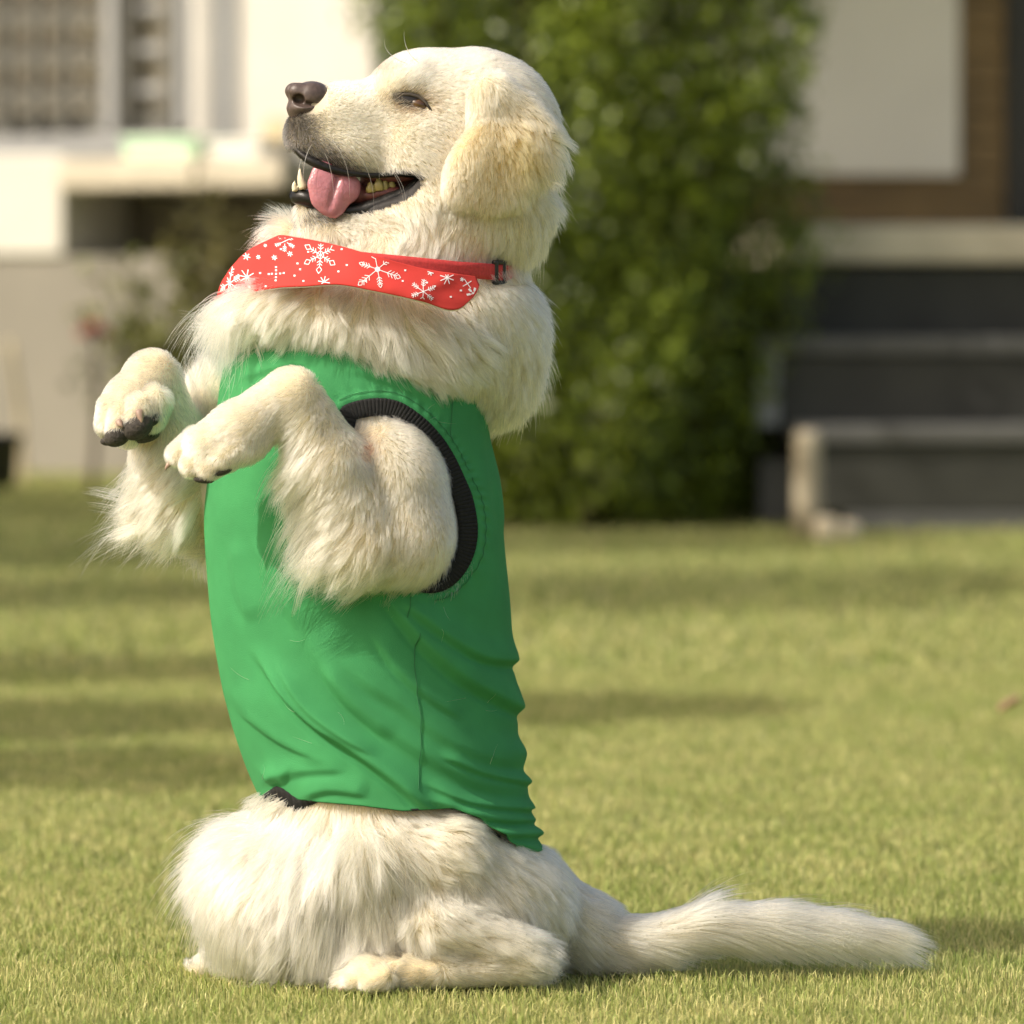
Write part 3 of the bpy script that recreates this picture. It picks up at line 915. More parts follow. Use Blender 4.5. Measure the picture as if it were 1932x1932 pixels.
# ------------------------------------------------------------------ shirt
FOLDS = [  # ridge lines of the folds: points, height, width
    ([(742, 1118), (790, 1160), (850, 1205), (910, 1238), (972, 1245)], 9, 15),
    ([(715, 1105), (760, 1165), (800, 1215), (870, 1275), (940, 1315), (985, 1338)], 12, 17),
    ([(640, 1230), (700, 1290), (760, 1330), (830, 1385), (900, 1420), (985, 1440)], 6, 22),
    ([(560, 1160), (640, 1290), (700, 1350), (800, 1420), (900, 1475), (990, 1492)], 7, 24),
    ([(470, 1210), (540, 1310), (600, 1370), (660, 1410), (740, 1470), (800, 1520), (850, 1545)], 16, 13),
    ([(430, 1290), (500, 1370), (580, 1420), (640, 1440)], 4, 22),
    ([(800, 1500), (870, 1530), (940, 1545), (1003, 1545)], 10, 12),
    ([(850, 1535), (920, 1570), (1015, 1572)], 9, 10),
    ([(900, 1570), (960, 1590), (1022, 1608)], 9, 10),
    ([(480, 1480), (560, 1455), (660, 1450)], 4, 14),
    ([(505, 1480), (520, 1470), (540, 1478)], 6, 10),
    ([(560, 1510), (620, 1490), (700, 1500)], 5, 12),
    ([(930, 800), (938, 900), (950, 1010)], 3, 12),
    ([(700, 1180), (740, 1250), (800, 1310), (880, 1360)], 5, 12),
    ([(600, 1250), (660, 1330), (740, 1400)], 4, 12),
    ([(820, 1420), (900, 1455), (985, 1475)], 5, 9),
    ([(790, 1470), (880, 1512), (990, 1525)], 6, 9),
    ([(520, 1240), (580, 1330), (650, 1390), (720, 1430)], 6, 10),
    ([(640, 690), (720, 712), (800, 745), (840, 790)], 3, 14),
    ([(440, 720), (520, 690), (600, 680)], 3, 14),
    ([(450, 1340), (530, 1400), (600, 1430)], 3, 8),
    ([(900, 860), (905, 1000), (895, 1120)], 3, 14),
    ([(440, 1010), (450, 1100), (480, 1180)], 4, 18),
    ([(480, 1000), (520, 1100), (580, 1200)], 4, 20),
]
FOLDS = [(resample(np.array(p, float), 40), a*1.35, w) for p, a, w in FOLDS]
def fold_disp(x, y):
    d = np.zeros(x.shape)
    for P, amp, w in FOLDS:
        best = np.full(x.shape, 1e9); sd = np.zeros(x.shape); along = np.zeros(x.shape)
        for i in range(len(P)-1):
            e = P[i+1]-P[i]; L = np.hypot(*e)+1e-9
            t = np.clip(((x-P[i, 0])*e[0]+(y-P[i, 1])*e[1])/(L*L), 0, 1)
            dx, dy = x-P[i, 0]-t*e[0], y-P[i, 1]-t*e[1]
            q = np.hypot(dx, dy); m = q < best
            best = np.where(m, q, best); sd = np.where(m, (e[0]*dy-e[1]*dx)/L, sd); along = np.where(m, (i+t)/(len(P)-1), along)
        taper = np.clip(np.minimum(along/.25, (1-along)/.2 if P[-1, 0] < 960 else 1), 0, 1); taper = taper*taper*(3-2*taper)
        # steep below the ridge, gentle above
        wd = np.where(sd > 0, w*.7, w*2.1)
        d += amp*taper*np.exp(-(best/wd)**2) - amp*.35*np.exp(-((best-w*.9)/(w*.6))**2)*(sd > 0)*taper
    return d

def cloth_disp(x, y):
    ad = poly_sd(x, y, armhole); an = np.arctan2(y-930, x-770)
    return (fold_disp(x, y) + 1.6*np.sin(x*.021+y*.013)*np.sin(y*.017-x*.008)
            + np.exp(-((ad-16)/10)**2)*1.3*np.sin(an*46) + np.exp(-((ad-6)/9)**2)*3)

def shirt_point(th, y, push=0.0):
    l, r, D = sh_L(y), sh_R(y), sh_D(y)
    c, a = (l+r)/2, (r-l)/2
    return c+(a+push)*np.cos(th), (D+push)*np.sin(th)
NT, NV = 420, 330
th = np.linspace(0, 2*np.pi, NT, endpoint=False)      # 0 = right edge, pi = left edge, 3pi/2 = towards the camera
T2, V2 = np.meshgrid(th, np.linspace(0, 1, NV), indexing='xy')
yy = 1000+0*T2
for _ in range(12):
    xx, _d = shirt_point(T2, yy)
    ya, yb = neck_y(xx), hem_y(xx)
    yy = yy*.3+.7*(ya+(yb-ya)*V2)
xx, dd = shirt_point(T2, yy)
nearside = np.clip(-np.sin(T2)*3+1.0, 0, 1)
disp = cloth_disp(xx, yy)*nearside
# gathers at the back edge and a soft overall unevenness
edge = np.clip(np.cos(T2), 0, 1)**6
disp += edge*4.6*np.interp(yy, [1290, 1350, 1660], [0, .8, 1])*(np.sin(yy/58*2*np.pi+1.4*np.sin(yy*.021))+.45*np.sin(yy/93*2*np.pi+1))
x2, d2 = shirt_point(T2, yy, disp+1.5)
SP = Wa(x2.ravel(), yy.ravel(), d2.ravel())
I0 = np.arange(NV-1)[:, None]*NT; J = np.arange(NT)[None, :]; J1 = (J+1) % NT
q = np.stack([I0+J, I0+J1, I0+NT+J1, I0+NT+J], -1).reshape(-1, 4)
cx_, cy_, cd_ = xx.ravel()[q].mean(1), yy.ravel()[q].mean(1), dd.ravel()[q].mean(1)
hole = (cd_ < -20) & (poly_sd(cx_, cy_, armhole) < -9)
shirt = quad_mesh('shirt', SP, q[~hole][:, ::-1], M['shirt'], dog)
md = shirt.modifiers.new('thickness', 'SOLIDIFY'); md.thickness = .0016; md.offset = -1
tag(shirt, 'plain green sleeveless dog vest with black ribbed edges')

def shirt_surf(x, y, push):
    """place on the camera side of the shirt, push units above it"""
    l, r, D = sh_L(y), sh_R(y), sh_D(y); c, a = (l+r)/2, (r-l)/2
    sn = -np.sqrt(np.clip(1-((x-c)/a)**2, .02, 1)); cs = np.clip((x-c)/a, -1, 1)
    p = push+1.5+cloth_disp(np.asarray(x, float), np.asarray(y, float))
    return Wa(x+p*cs, y, (D+p)*sn)
# ribbed band round the armhole
n = 660
O = resample(armhole, n, True)
tg = np.roll(O, -1, 0)-np.roll(O, 1, 0); tg /= np.linalg.norm(tg, axis=1, keepdims=True)
inn = np.stack([-tg[:, 1], tg[:, 0]], -1)
if poly_sd(*(O[:1]+inn[:1]*6).T, armhole)[0] > 0: inn = -inn
rows_ = []
wid = 33.0
for k, tt in enumerate(np.linspace(0, 1, 7)):
    p = O+inn*wid*tt
    rib = np.where(np.arange(n) % 5 < 3, .8, -1.2)*.85*(0.1 < tt < .99)
    rows_.append(shirt_surf(p[:, 0], p[:, 1], .4+2.0*math.sin(math.pi*min(tt*.9+.05, 1))+rib-4*max(0, tt-.75)))
V = np.vstack(rows_)
i = np.arange(6)[:, None]*n; j = np.arange(n)[None]; j1 = (j+1) % n
Q = np.stack([i+j, i+j1, i+n+j1, i+n+j], -1).reshape(-1, 4)
trim = quad_mesh('armhole_trim', V, Q, M['rib'], shirt)
md = trim.modifiers.new('thickness', 'SOLIDIFY'); md.thickness = .002; md.offset = -1
# neck and hem bands, ribbed
def ring_band(name, fn, w, tuck, sgn, wfun=None):
    n = 720; t = np.linspace(0, 2*np.pi, n, endpoint=False); rows_ = []
    y = 900+0*t
    for _ in range(12):
        x, _d = shirt_point(t, y); y = y*.3+.7*fn(x)
    for k, tt in enumerate(np.linspace(0, 1, 5)):
        rib = np.where(np.arange(n) % 6 < 3, .9, -.9)*(k in (1, 2, 3))
        x, d = shirt_point(t, y+sgn*w*tt*0, -1.5-tuck*tt+rib+2*math.sin(math.pi*tt))
        ww = w if wfun is None else w*wfun(x)
        rows_.append(Wa(x, y+sgn*(ww*tt-3), d))
    V = np.vstack(rows_)
    i = np.arange(4)[:, None]*n; j = np.arange(n)[None]; j1 = (j+1) % n
    o = quad_mesh(name, V, np.stack([i+j, i+j1, i+n+j1, i+n+j], -1).reshape(-1, 4), M['rib'], shirt)
    md = o.modifiers.new('thickness', 'SOLIDIFY'); md.thickness = .002
ring_band('neck_trim', neck_y, 27, 4, -1)
ring_band('hem_trim', hem_y, 34, 14, 1, interp([(400, 1), (560, 1), (600, 0), (1100, 0)]))
# seams: fine thread lines lying on the cloth
def seam(pts, stitch=False, r=.75):
    P = resample(pts, 90 if not stitch else 400)
    parts = []
    if stitch:
        for a in range(0, len(P)-3, 3):
            q_ = P[a:a+3]; parts.append(tube_mesh(shirt_surf(q_[:, 0], q_[:, 1], 2.0), np.full(len(q_), .00038), 4, 1, False))
    else:
        parts.append(tube_mesh(shirt_surf(P[:, 0], P[:, 1], 1.5), np.full(len(P), r*S), 5, 1, False))
    V, Q = merge(parts); quad_mesh('seam', V, Q, M['thread'], shirt)
seam([(786, 1195), (780, 1250), (783, 1300), (790, 1360), (790, 1440), (786, 1490)])
seam([(772, 1120), (768, 1145), (764, 1165)])
seam([(850, 726), (851, 760), (849, 800), (848, 828)])
OO = O-inn*14
seam(OO[(OO[:, 0] > 640) & (OO[:, 1] < 900)][np.argsort(OO[(OO[:, 0] > 640) & (OO[:, 1] < 900), 0])][::12], True)
seam(OO[(OO[:, 1] > 900) & (OO[:, 0] > 800)][::12], True)

# ------------------------------------------------------------------ bandana
bL = sm([(420, 545), (445, 516), (470, 470), (500, 440), (530, 418), (570, 403), (600, 400)])
bR = sm([(420, 900), (445, 930), (500, 968), (530, 975), (570, 985), (600, 990)])
bD = sm([(420, 195), (450, 215), (500, 238), (540, 268), (600, 280)])
top_y = sm([(400, 540), (415, 535), (435, 505), (470, 468), (518, 445), (560, 449), (600, 456), (650, 467), (700, 481), (760, 497), (800, 507), (860, 517), (910, 523)])
bot_y = sm([(400, 578), (415, 573), (430, 566), (470, 552), (520, 543), (580, 540), (640, 537), (700, 548), (740, 556), (800, 570), (858, 584), (866, 582), (880, 570), (893, 556), (906, 534)])
def ban_xy(th, y, push=0.0):
    l, r, D = bL(y), bR(y), bD(y); c, a = (l+r)/2, (r-l)/2
    return c+(a+push)*np.cos(th), (D+push)*np.sin(th)
def ban_surf(x, y, push=0.0):
    l, r, D = bL(y), bR(y), bD(y); c, a = (l+r)/2, (r-l)/2
    cs = np.clip((x-c)/a, -1, 1); sn = -np.sqrt(np.clip(1-cs*cs, 0, 1))
    p = push + ban_disp(x, y)
    return Wa(x+p*cs, y, (D+p)*sn)
def ban_disp(x, y):
    return 5*np.sin((x-600)*.018+(y-500)*.03)+2.6*np.sin(x*.047-y*.085)*np.clip((x-540)/150, 0, 1)+1.5*np.sin(x*.031+y*.06+1)+2.5*np.exp(-(((x-820)+(y-540)*1.5)/26)**2)*1.5+3*np.exp(-((y-.16*x-430)/14)**2)*np.clip((x-640)/100, 0, 1)
NT, NV = 200, 28
tmax = 2*np.pi-math.acos((905-772)/198)      # right end on the near side
T2, V2 = np.meshgrid(np.linspace(2*np.pi-.74, math.pi*.55, NT), np.linspace(0, 1, NV), indexing='xy')
yy = 510+0*T2
for _ in range(14):
    xx, _d = ban_xy(T2, yy)
    ya, yb = top_y(np.clip(xx, 400, 906)), bot_y(np.clip(xx, 400, 906))
    yy = yy*.5+.5*(ya+(yb-ya)*V2)
p = ban_disp(xx, yy)
x2, d2 = ban_xy(T2, yy, p)
i = np.arange(NV-1)[:, None]*NT; j = np.arange(NT-1)[None]
Q = np.stack([i+j, i+j+1, i+NT+j+1, i+NT+j], -1).reshape(-1, 4)
bandana = quad_mesh('bandana', Wa(x2.ravel(), yy.ravel(), d2.ravel()), Q, M['bandana'], dog)
md = bandana.modifiers.new('thickness', 'SOLIDIFY'); md.thickness = .0014; md.offset = 0
tag(bandana, 'red cotton bandana printed with white snowflakes')
# pale turned edge below
rw = []
for k, tt in enumerate((0, 1)):
    x3, d3 = ban_xy(T2[-1], yy[-1]+3.2*tt, p[-1]-1.6-2*tt)
    rw.append(Wa(x3, yy[-1]+3.4*tt-1, d3))
V = np.vstack(rw); j = np.arange(NT-1)
lin = quad_mesh('hem', V, np.stack([j, j+1, NT+j+1, NT+j], -1), M['lining'], bandana)
lin.modifiers.new('thickness', 'SOLIDIFY').thickness = .0008

# strap and buckle
def strap_xy(th, y):
    l, r, D = bL(y), bR(y), bD(y)*.86; c, a = (l+r)/2, (r-l)/2
    return c+(a-3)*np.cos(th), D*np.sin(th)
ts = np.concatenate([np.linspace(2*np.pi-1.75, 2*np.pi, 60), np.linspace(0, 1.7, 40)[1:]])
rw = []
ymid = np.interp(ts, [2*np.pi-1.75, 2*np.pi-.9, 2*np.pi-.3, 2*np.pi+.1], [488, 509, 516, 514])
ymid[60:] = 512
xm, dm = strap_xy(ts, ymid)
for off in (-15, -5, 5, 15):
    rw.append(Wa(xm, ymid+off, dm))
V = np.vstack(rw); n = len(ts); i = np.arange(3)[:, None]*n; j = np.arange(n-1)[None]
strap = quad_mesh('collar', V, np.stack([i+j, i+j+1, i+n+j+1, i+n+j], -1).reshape(-1, 4), M['strap'], dog)
strap.modifiers.new('thickness', 'SOLIDIFY').thickness = .0026
def buckle():
    parts = []
    k = int(np.argmin(np.abs(xm[:60]-944)))
    for dk in (-2, 2):
        kk = k+dk
        P = [Wa(xm[kk], ymid[kk]+o_, dm[kk]-6) for o_ in np.linspace(-19, 19, 9)]
        parts.append(tube_mesh(P, .0028, 8))
    for o_ in (-19, 19):
        P = [Wa(xm[k+e], ymid[k]+o_, dm[k+e]-6) for e in range(-3, 4)]
        parts.append(tube_mesh(P, .0026, 8))
    V, Q = merge(parts)
    quad_mesh('buckle', V, Q, M['black'], strap)
buckle()

# snowflake print: thin shapes lying on the cloth
def strokes(segs, wd=1.35):
    V, Q = [], []
    for a, b in segs:
        a = np.array(a, float); b = np.array(b, float); L = np.linalg.norm(b-a)
        if L < .2: continue
        m = max(2, int(L/5)+1); t = np.linspace(0, 1, m)[:, None]; P = a+(b-a)*t
        nn = np.array([-(b-a)[1], (b-a)[0]])/L*wd/2
        o = len(V)
        for q_ in P: V += [q_+nn, q_-nn]
        Q += [(o+2*k, o+2*k+1, o+2*k+3, o+2*k+2) for k in range(m-1)]
    return np.array(V), np.array(Q)
def arm_segs(kind, r):
    """one arm along +x"""
    if kind == 'diamond':
        return [((0, 0), (r*.62, 0)), ((r*.62, 0), (r*.80, r*.15)), ((r*.80, r*.15), (r, 0)), ((r, 0), (r*.80, -r*.15)), ((r*.80, -r*.15), (r*.62, 0)),
                ((r*.30, 0), (r*.42, r*.16)), ((r*.30, 0), (r*.42, -r*.16)), ((r*.46, 0), (r*.56, r*.14)), ((r*.46, 0), (r*.56, -r*.14)), ((r*.2, 0), (r*.12, r*.19))]
    if kind == 'spike':
        s_ = [((0, 0), (r*.78, 0)), ((r*.78, 0), (r*.88, r*.09)), ((r*.88, r*.09), (r, 0)), ((r, 0), (r*.88, -r*.09)), ((r*.88, -r*.09), (r*.78, 0))]
        for f in (.42, .56, .70): s_ += [((r*f, 0), (r*(f+.12), r*.14)), ((r*f, 0), (r*(f+.12), -r*.14))]
        return s_
    if kind == 'fern':
        s_ = [((0, 0), (r, 0))]
        for f in (.45, .62, .8): s_ += [((r*f, 0), (r*(f+.14), r*.17)), ((r*f, 0), (r*(f+.14), -r*.17))]
        return s_
    return [((0, 0), (r, 0))]
def flake(cx, cy, r, kind, rot=0.0, n=6, wd=1.35, squash=1.0):
    segs = []
    for k in range(n):
        a = rot+2*math.pi*k/n; c_, s_ = math.cos(a), math.sin(a)
        sc = 1-.25*(k % 2) if kind == 'spike' else 1
        for p, q in arm_segs(kind, r*sc):
            segs.append((((p[0]*c_-p[1]*s_)*squash+cx, p[0]*s_+p[1]*c_+cy), ((q[0]*c_-q[1]*s_)*squash+cx, q[0]*s_+q[1]*c_+cy)))
    V, Q = strokes(segs, wd)
    if kind == 'spike':
        o = len(V); ring = [(cx+math.cos(a)*r*.11, cy+math.sin(a)*r*.11) for a in np.linspace(0, 6.283, 8, endpoint=False)]
        V = np.vstack([V, ring]); Q = np.vstack([Q, [(o, o+1, o+2, o+3), (o, o+3, o+4, o+5), (o, o+5, o+6, o+7)]])
    if len(Q) == 0: return
    ok = (V[:, 1] > top_y(np.clip(V[:, 0], 400, 906))+1.5) & (V[:, 1] < bot_y(np.clip(V[:, 0], 400, 906))-1.0) & (V[:, 0] > bL(V[:, 1])+1.5) & (V[:, 0] < 900-.9*np.maximum(V[:, 1]-545, 0))
    Q = Q[ok[Q].all(1)]
    if len(Q) == 0: return
    return ban_surf(V[:, 0], V[:, 1], 2.6), Q
def print_obj(name, data):
    if data is None: return
    V, Q = data
    used = np.unique(Q); mp = np.full(len(V), -1); mp[used] = np.arange(len(used))
    quad_mesh(name, V[used], mp[Q], M['print'], bandana, False)
R_ = math.radians
for a in [(604, 481, 35, 'diamond', R_(-88)), (712, 508, 47, 'spike', R_(-100)), (432, 534, 34, 'fern', R_(-66), 8, 1.6, .62),
          (464, 523, 15, 'star', R_(15), 8, 1.7), (797, 550, 24, 'fern', R_(-80)), (841, 524, 13, 'star', R_(20), 8, 1.6), (538, 455, 20, 'fern', R_(35)),
          (614, 532, 11, 'star', R_(10), 8, 1.6), (889, 554, 12, 'fern', R_(50)), (880, 535, 10, 'star', R_(60), 4, 1.5), (782, 487, 14, 'star', 0, 8, 2.0)]:
    print_obj('snowflake', flake(*a))
for cx, cy, r in ((546, 479, 5), (517, 486, 5), (488, 485, 4), (467, 484, 7), (502, 463, 3), (472, 560, 5), (468, 541, 3), (812, 514, 6), (870, 527, 4)):
    print_obj('snowflake', flake(cx, cy, r, 'star', .3, 6, 1.8))
for cx, cy in ((519, 504), (519, 510), (519, 523), (519, 529), (505, 517), (511, 516.5), (527, 516), (534, 515), (519, 516.5), (566, 508), (575, 530), (489, 515), (500, 540), (560, 497), (645, 470), (656, 500), (760, 530), (765, 510), (690, 530), (580, 475), (590, 542), (542, 540), (640, 512), (820, 540), (850, 560), (868, 548), (806, 533), (556, 520), (530, 470)):
    print_obj('printed_dot', flake(cx, cy, 1.9, 'star', 0, 2, 3.2))

# ------------------------------------------------------------------ face parts
# nose leather: its own finer field
def local_net(lo, hi, hh, fn):
    n = np.ceil((hi-lo)/hh).astype(int)+1
    g = [lo[k]+hh*np.arange(n[k]) for k in range(3)]
    Xg, Yg, Zg = np.meshgrid(*g, indexing='ij')
    return surface_net(fn(Xg, Yg, Zg).astype(np.float32), lo, hh)
def head_coords(x, y, z):
    s = S*(y+D0)/D0
    px, py, dep = CX+x/s, CY+(EYE-z)/s, y/S
    # solve hx, b from px = hx + b sP ; dep = -((HX + b sP - px)/cP) sP - b cP
    a = HX-px
    b = -(dep*cP + a*sP)/(cP*cP+sP*sP)
    # px=hx+b*sP with a'=(HX-hx)/cP
    return px-b*sP, py, b
def e3(hx, py, b, c, r):
    k0 = np.sqrt(((hx-c[0])/r[0])**2+((py-c[1])/r[1])**2+((b-c[2])/r[2])**2)
    return (k0-1)*min(r)
def smin(a, b, k): 
    hh = np.maximum(k-np.abs(a-b), 0)/k
    return np.minimum(a, b)-hh*hh*k*.25
def smax(a, b, k): return -smin(-a, -b, k)
def nose_f(x, y, z):
    hx, py, b = head_coords(x, y, z)
    f = e3(hx, py, b, (588, 180, 0), (36, 27, 36))
    for s in (1, -1):
        f = smin(f, e3(hx, py, b, (585, 183, s*24), (26, 25, 16)), 10)
        f = smin(f, e3(hx, py, b, (558, 172, s*15), (17, 16, 15)), 8)
    f = smin(f, e3(hx, py, b, (560, 205, 0), (17, 26, 24)), 10)
    f = smin(f, e3(hx, py, b, (572, 204, 0), (26, 13, 36)), 8)
    for s in (1, -1):
        f = smax(f, -e3(hx, py, b, (559, 187, s*25), (11, 10, 14)), 4)
        f = smax(f, -e3(hx, py, b, (572, 196, s*34), (17, 5, 9)), 4)
    f = smax(f, -e3(hx, py, b, (538, 200, 0), (9, 34, 2.5)), 3)
    return f*S
c = np.array(Wa(*Hm(580, 188, 0))); rr = np.array([64, 62, 62])*S
V, Q = local_net(c-rr, c+rr, 1.5*S, nose_f)
nose = quad_mesh('nose', V, Q, M['nose'], dog)

# near and far eye
def eye_mat():
    m = bpy.data.materials.new('eye_iris'); m.use_nodes = True
    nt = m.node_tree; b = nt.nodes['Principled BSDF']
    tc = nt.nodes.new('ShaderNodeTexCoord'); vm = nt.nodes.new('ShaderNodeVectorMath'); vm.operation = 'LENGTH'
    mp = nt.nodes.new('ShaderNodeMapping'); mp.inputs['Location'].default_value = (-.58, -.3, -.50); 
    nt.links.new(tc.outputs['Generated'], mp.inputs[0]); nt.links.new(mp.outputs[0], vm.inputs[0])
    cr = nt.nodes.new('ShaderNodeValToRGB'); e = cr.color_ramp.elements
    e[0].position = .22; e[0].color = (.005, .004, .003, 1); e[1].position = .26; e[1].color = (.07, .032, .010, 1)
    x = e.new(.40); x.color = (.11, .052, .016, 1); x = e.new(.46); x.color = (.02, .012, .008, 1)
    nt.links.new(vm.outputs['Value'], cr.inputs[0]); nt.links.new(cr.outputs[0], b.inputs['Base Color'])
    b.inputs['Roughness'].default_value = .06; b.inputs['Coat Weight'].default_value = 1
    return m
M['eye'] = eye_mat()
def almond(c, r, rot, name, mt, parent):
    V, Q = ellipsoid_mesh((0, 0, 0), (r[0]*S, r[1]*S, r[2]*S), None, 28, 18)
    a = math.radians(rot)
    R = np.array(Matrix.Rotation(a, 3, 'Y'))
    return quad_mesh(name, V @ R.T + np.array(c), Q, mt, parent)
EPX, EPY = 781, 193
edep = hit_body(EPX, EPY)
almond(Wa(EPX-3, EPY+1, edep+3), (42, 10, 16.5), 22, 'eyelid', M['eye_rim'], dog)
almond(Wa(EPX+9, EPY+4, edep-1.2), (16, 10.5, 9.5), 24, 'eye', M['eye'], dog)
V, Q = tube_mesh([Wa(EPX+q[0], EPY+q[1], hit_body(EPX+q[0], EPY+q[1])-4) for q in ((-38, -10), (-25, -15), (-8, -15), (8, -11), (22, 0), (33, 17))], np.array([2, 3, 4, 4, 3, 2])*S, 10)
quad_mesh('eyelid', V, Q, M['skin'], dog); attr_color(bpy.data.objects[[o.name for o in dog.children if o.name.startswith('eyelid')][-1]].data, 'tint', np.tile([.05, .04, .03], (len(V), 1)))
fb = side_b(EPX, edep)
fe = Hm(EPX-fb*sP, EPY, -fb)
almond(Wa(fe[0], fe[1], fe[2]-2), (20, 10, 13), 0, 'eye', M['eye'], dog)

# lips: dark wet rims
def lip(pts, rad, b=None):
    P = resample(np.array(pts, float), 40)
    V, Q = tube_mesh(np.array([Wa(*Hd(*q)) for q in P[:, :3]]), np.interp(np.linspace(0, 1, len(P)), np.linspace(0, 1, len(rad)), rad)*S, 10)
    quad_mesh('lip', V, Q, M['lip'], dog)
# lower lip, near side round the front to the far side
lip([(790, 338, 70), (768, 362, 62), (737, 380, 54), (700, 394, 46), (660, 399, 38), (618, 390, 32), (585, 376, 26), (565, 371, 12), (561, 371, 0), (560, 369, -12), (570, 372, -26), (600, 384, -34), (650, 394, -40), (700, 388, -46)],
    np.array([5, 12, 17, 18, 15, 12, 14, 16, 15, 14, 12, 9, 8, 6]))
lip([(792, 334, 68), (755, 328, 66), (706, 331, 62), (660, 327, 60), (620, 318, 54), (592, 306, 46), (572, 294, 34), (556, 276, 20), (545, 256, 4), (546, 258, -10), (556, 280, -30), (575, 300, -42)],
    np.array([4, 5, 5, 5, 6, 8, 9, 8, 6, 6, 6, 4]))
# gum and teeth
for c_, r_, a_ in (((576, 366, 4), (20, 22, 9), 0), ((718, 366, 40), (46, 12, 13), -8), ((735, 335, 44), (50, 12, 9), 0)):
    V, Q = ellipsoid_mesh(Wa(*Hd(*c_)), np.array(r_)*S, Matrix.Rotation(math.radians(a_), 3, 'Y'), 16, 10)
    quad_mesh('gum', V, Q, M['gum'], dog)
def tooth(base, tip, r, m='tooth', flat=1.0):
    a, b = np.array(Wa(*Hd(*base))), np.array(Wa(*Hd(*tip)))
    t = np.linspace(0, 1, 8)[:, None]; bend = np.sin(t*math.pi)*np.array([-.0012, 0, 0])
    V, Q = tube_mesh(a+(b-a)*t+bend, r*S*np.array([1, 1.02, .98, .88, .74, .56, .34, .10]), 10, flat)
    quad_mesh('tooth', V, Q, M[m], dog)
tooth((573, 356, 24), (566, 318, 26), 8.2)
tooth((574, 358, -20), (569, 328, -22), 7.5)
for q, (x, y, b) in enumerate(((559, 352, 16), (563, 357, 10), (569, 358, 18), (557, 356, 2), (558, 356, -6), (577, 360, 22))):
    tooth((x+1, y+9, b), (x-1, y-7, b), 4.6)
tooth((557, 360, 20), (556.5, 341, 21), 4.6)
def molar(px, base, tip, b, r, lean=0):
    pa, pb = np.array(Wa(*Hd(px, base, b))), np.array(Wa(*Hd(px+lean, tip, b+2)))
    t = np.linspace(0, 1, 9)[:, None]
    V, Q = tube_mesh(pa+(pb-pa)*t, r*S*np.array([.9, 1, 1.02, .98, .90, .76, .58, .40, .16]), 12, .6)
    quad_mesh('tooth', V, Q, M['molar'], dog)
molar(700, 363, 343, 46, 9.5, -1); molar(715, 360, 335, 48, 10, -1); molar(725, 359, 338, 47, 8, 2); molar(739, 356, 339, 45, 7.5)

# tongue
TO = resample([(596, 308), (583, 335), (580, 348), (582, 360), (586, 379), (593, 391), (611, 406), (631, 412), (646, 404), (658, 388), (676, 372), (681, 352), (676, 338), (662, 328), (638, 318), (615, 304)], 72, True)
cen = np.array([631, 356.0])
V, Q = [], []
NR = 16
def groove(p):
    a, b_ = np.array([642, 318.]), np.array([622, 392.])
    e = b_-a; t = np.clip(((p-a)@e)/(e@e), 0, 1); d = np.linalg.norm(p-a-t[:, None]*e, axis=1)
    return 9*np.exp(-(d/6)**2)*(1-t*.75)
for side in (1, -1):
    for k in range(NR):
        t = 1-(k/(NR-1))**1.4 if side == 1 else ((k+1)/(NR-1))**.7 if k < NR-1 else 1.0
        P = cen+(TO-cen)*(t if side == 1 else min(t, .97))
        dome = math.sqrt(max(0, 1-t*t))
        top = 46+ (P[:, 1]-330)*.10
        b = top + (15*dome - groove(P)*dome*1.15 if side == 1 else -10*math.sqrt(max(0, 1-min(t, .97)**2)))
        if side == 1 or True: V.append(np.array([Wa(*Hd(p[0], p[1], bb)) for p, bb in zip(P, b)]))
# order rings: back from centre outwards, then front from rim to centre
rings = V[NR:]+V[:NR]
V = np.vstack(rings); n = 72; nr = len(rings)
i = np.arange(nr-1)[:, None]*n; j = np.arange(n)[None]; j1 = (j+1) % n
Q = np.stack([i+j, i+n+j, i+n+j1, i+j1], -1).reshape(-1, 4)
quad_mesh('tongue', V, Q, M['tongue'], dog)
# its root inside the mouth
V, Q = tube_mesh(np.array([Wa(*Hd(*q)) for q in resample([(640, 350, 30), (690, 372, 12), (740, 360, 0), (790, 345, 0)], 12)]), np.array([22]*12)*S, 12, 1.2)
quad_mesh('tongue', V, Q, M['gum'], dog)

# pads and claws of the forepaws
def blob(name, c, r, rot, m, tilt=0.0):
    R = np.array(Matrix.Rotation(math.radians(rot), 3, 'Y') @ Matrix.Rotation(math.radians(tilt), 3, 'Z'))
    V, Q = ellipsoid_mesh(Wa(*c), np.array(r)*S, R, 18, 12)
    quad_mesh(name, V, Q, M[m], dog)
blob('paw_pad', (222, 822, -68), (27, 22, 20), -28, 'pad')
blob('paw_pad', (260, 806, -78), (31, 24, 23), -30, 'pad')
blob('paw_pad', (288, 792, -66), (17, 14, 11), -40, 'pad')
blob('paw_pad', (205, 832, -48), (16, 16, 9), -5, 'pad')
blob('paw_pad', (272, 822, -20), (30, 30, 14), -10, 'pad')
blob('paw_pad', (418, 890, -326), (20, 12, 7), -16, 'pad')
blob('paw_pad', (384, 906, -318), (19, 12, 6), 6, 'pad')
blob('paw_pad', (352, 892, -284), (16, 12, 8), 30, 'pad')
def claw(a, b, c_, r):
    V, Q = tube_mesh(resample([Wa(*a), Wa(*b), Wa(*c_)], 8), r*S*np.array([1, 1, .95, .85, .7, .5, .3, .1]), 8)
    quad_mesh('claw', V, Q, M['claw'], dog)
claw((262, 776, -88), (266, 790, -96), (268, 800, -98), 8)
claw((224, 796, -82), (228, 802, -92), (232, 806, -94), 7)
claw((322, 872, -275), (314, 882, -278), (313, 888, -276), 5)
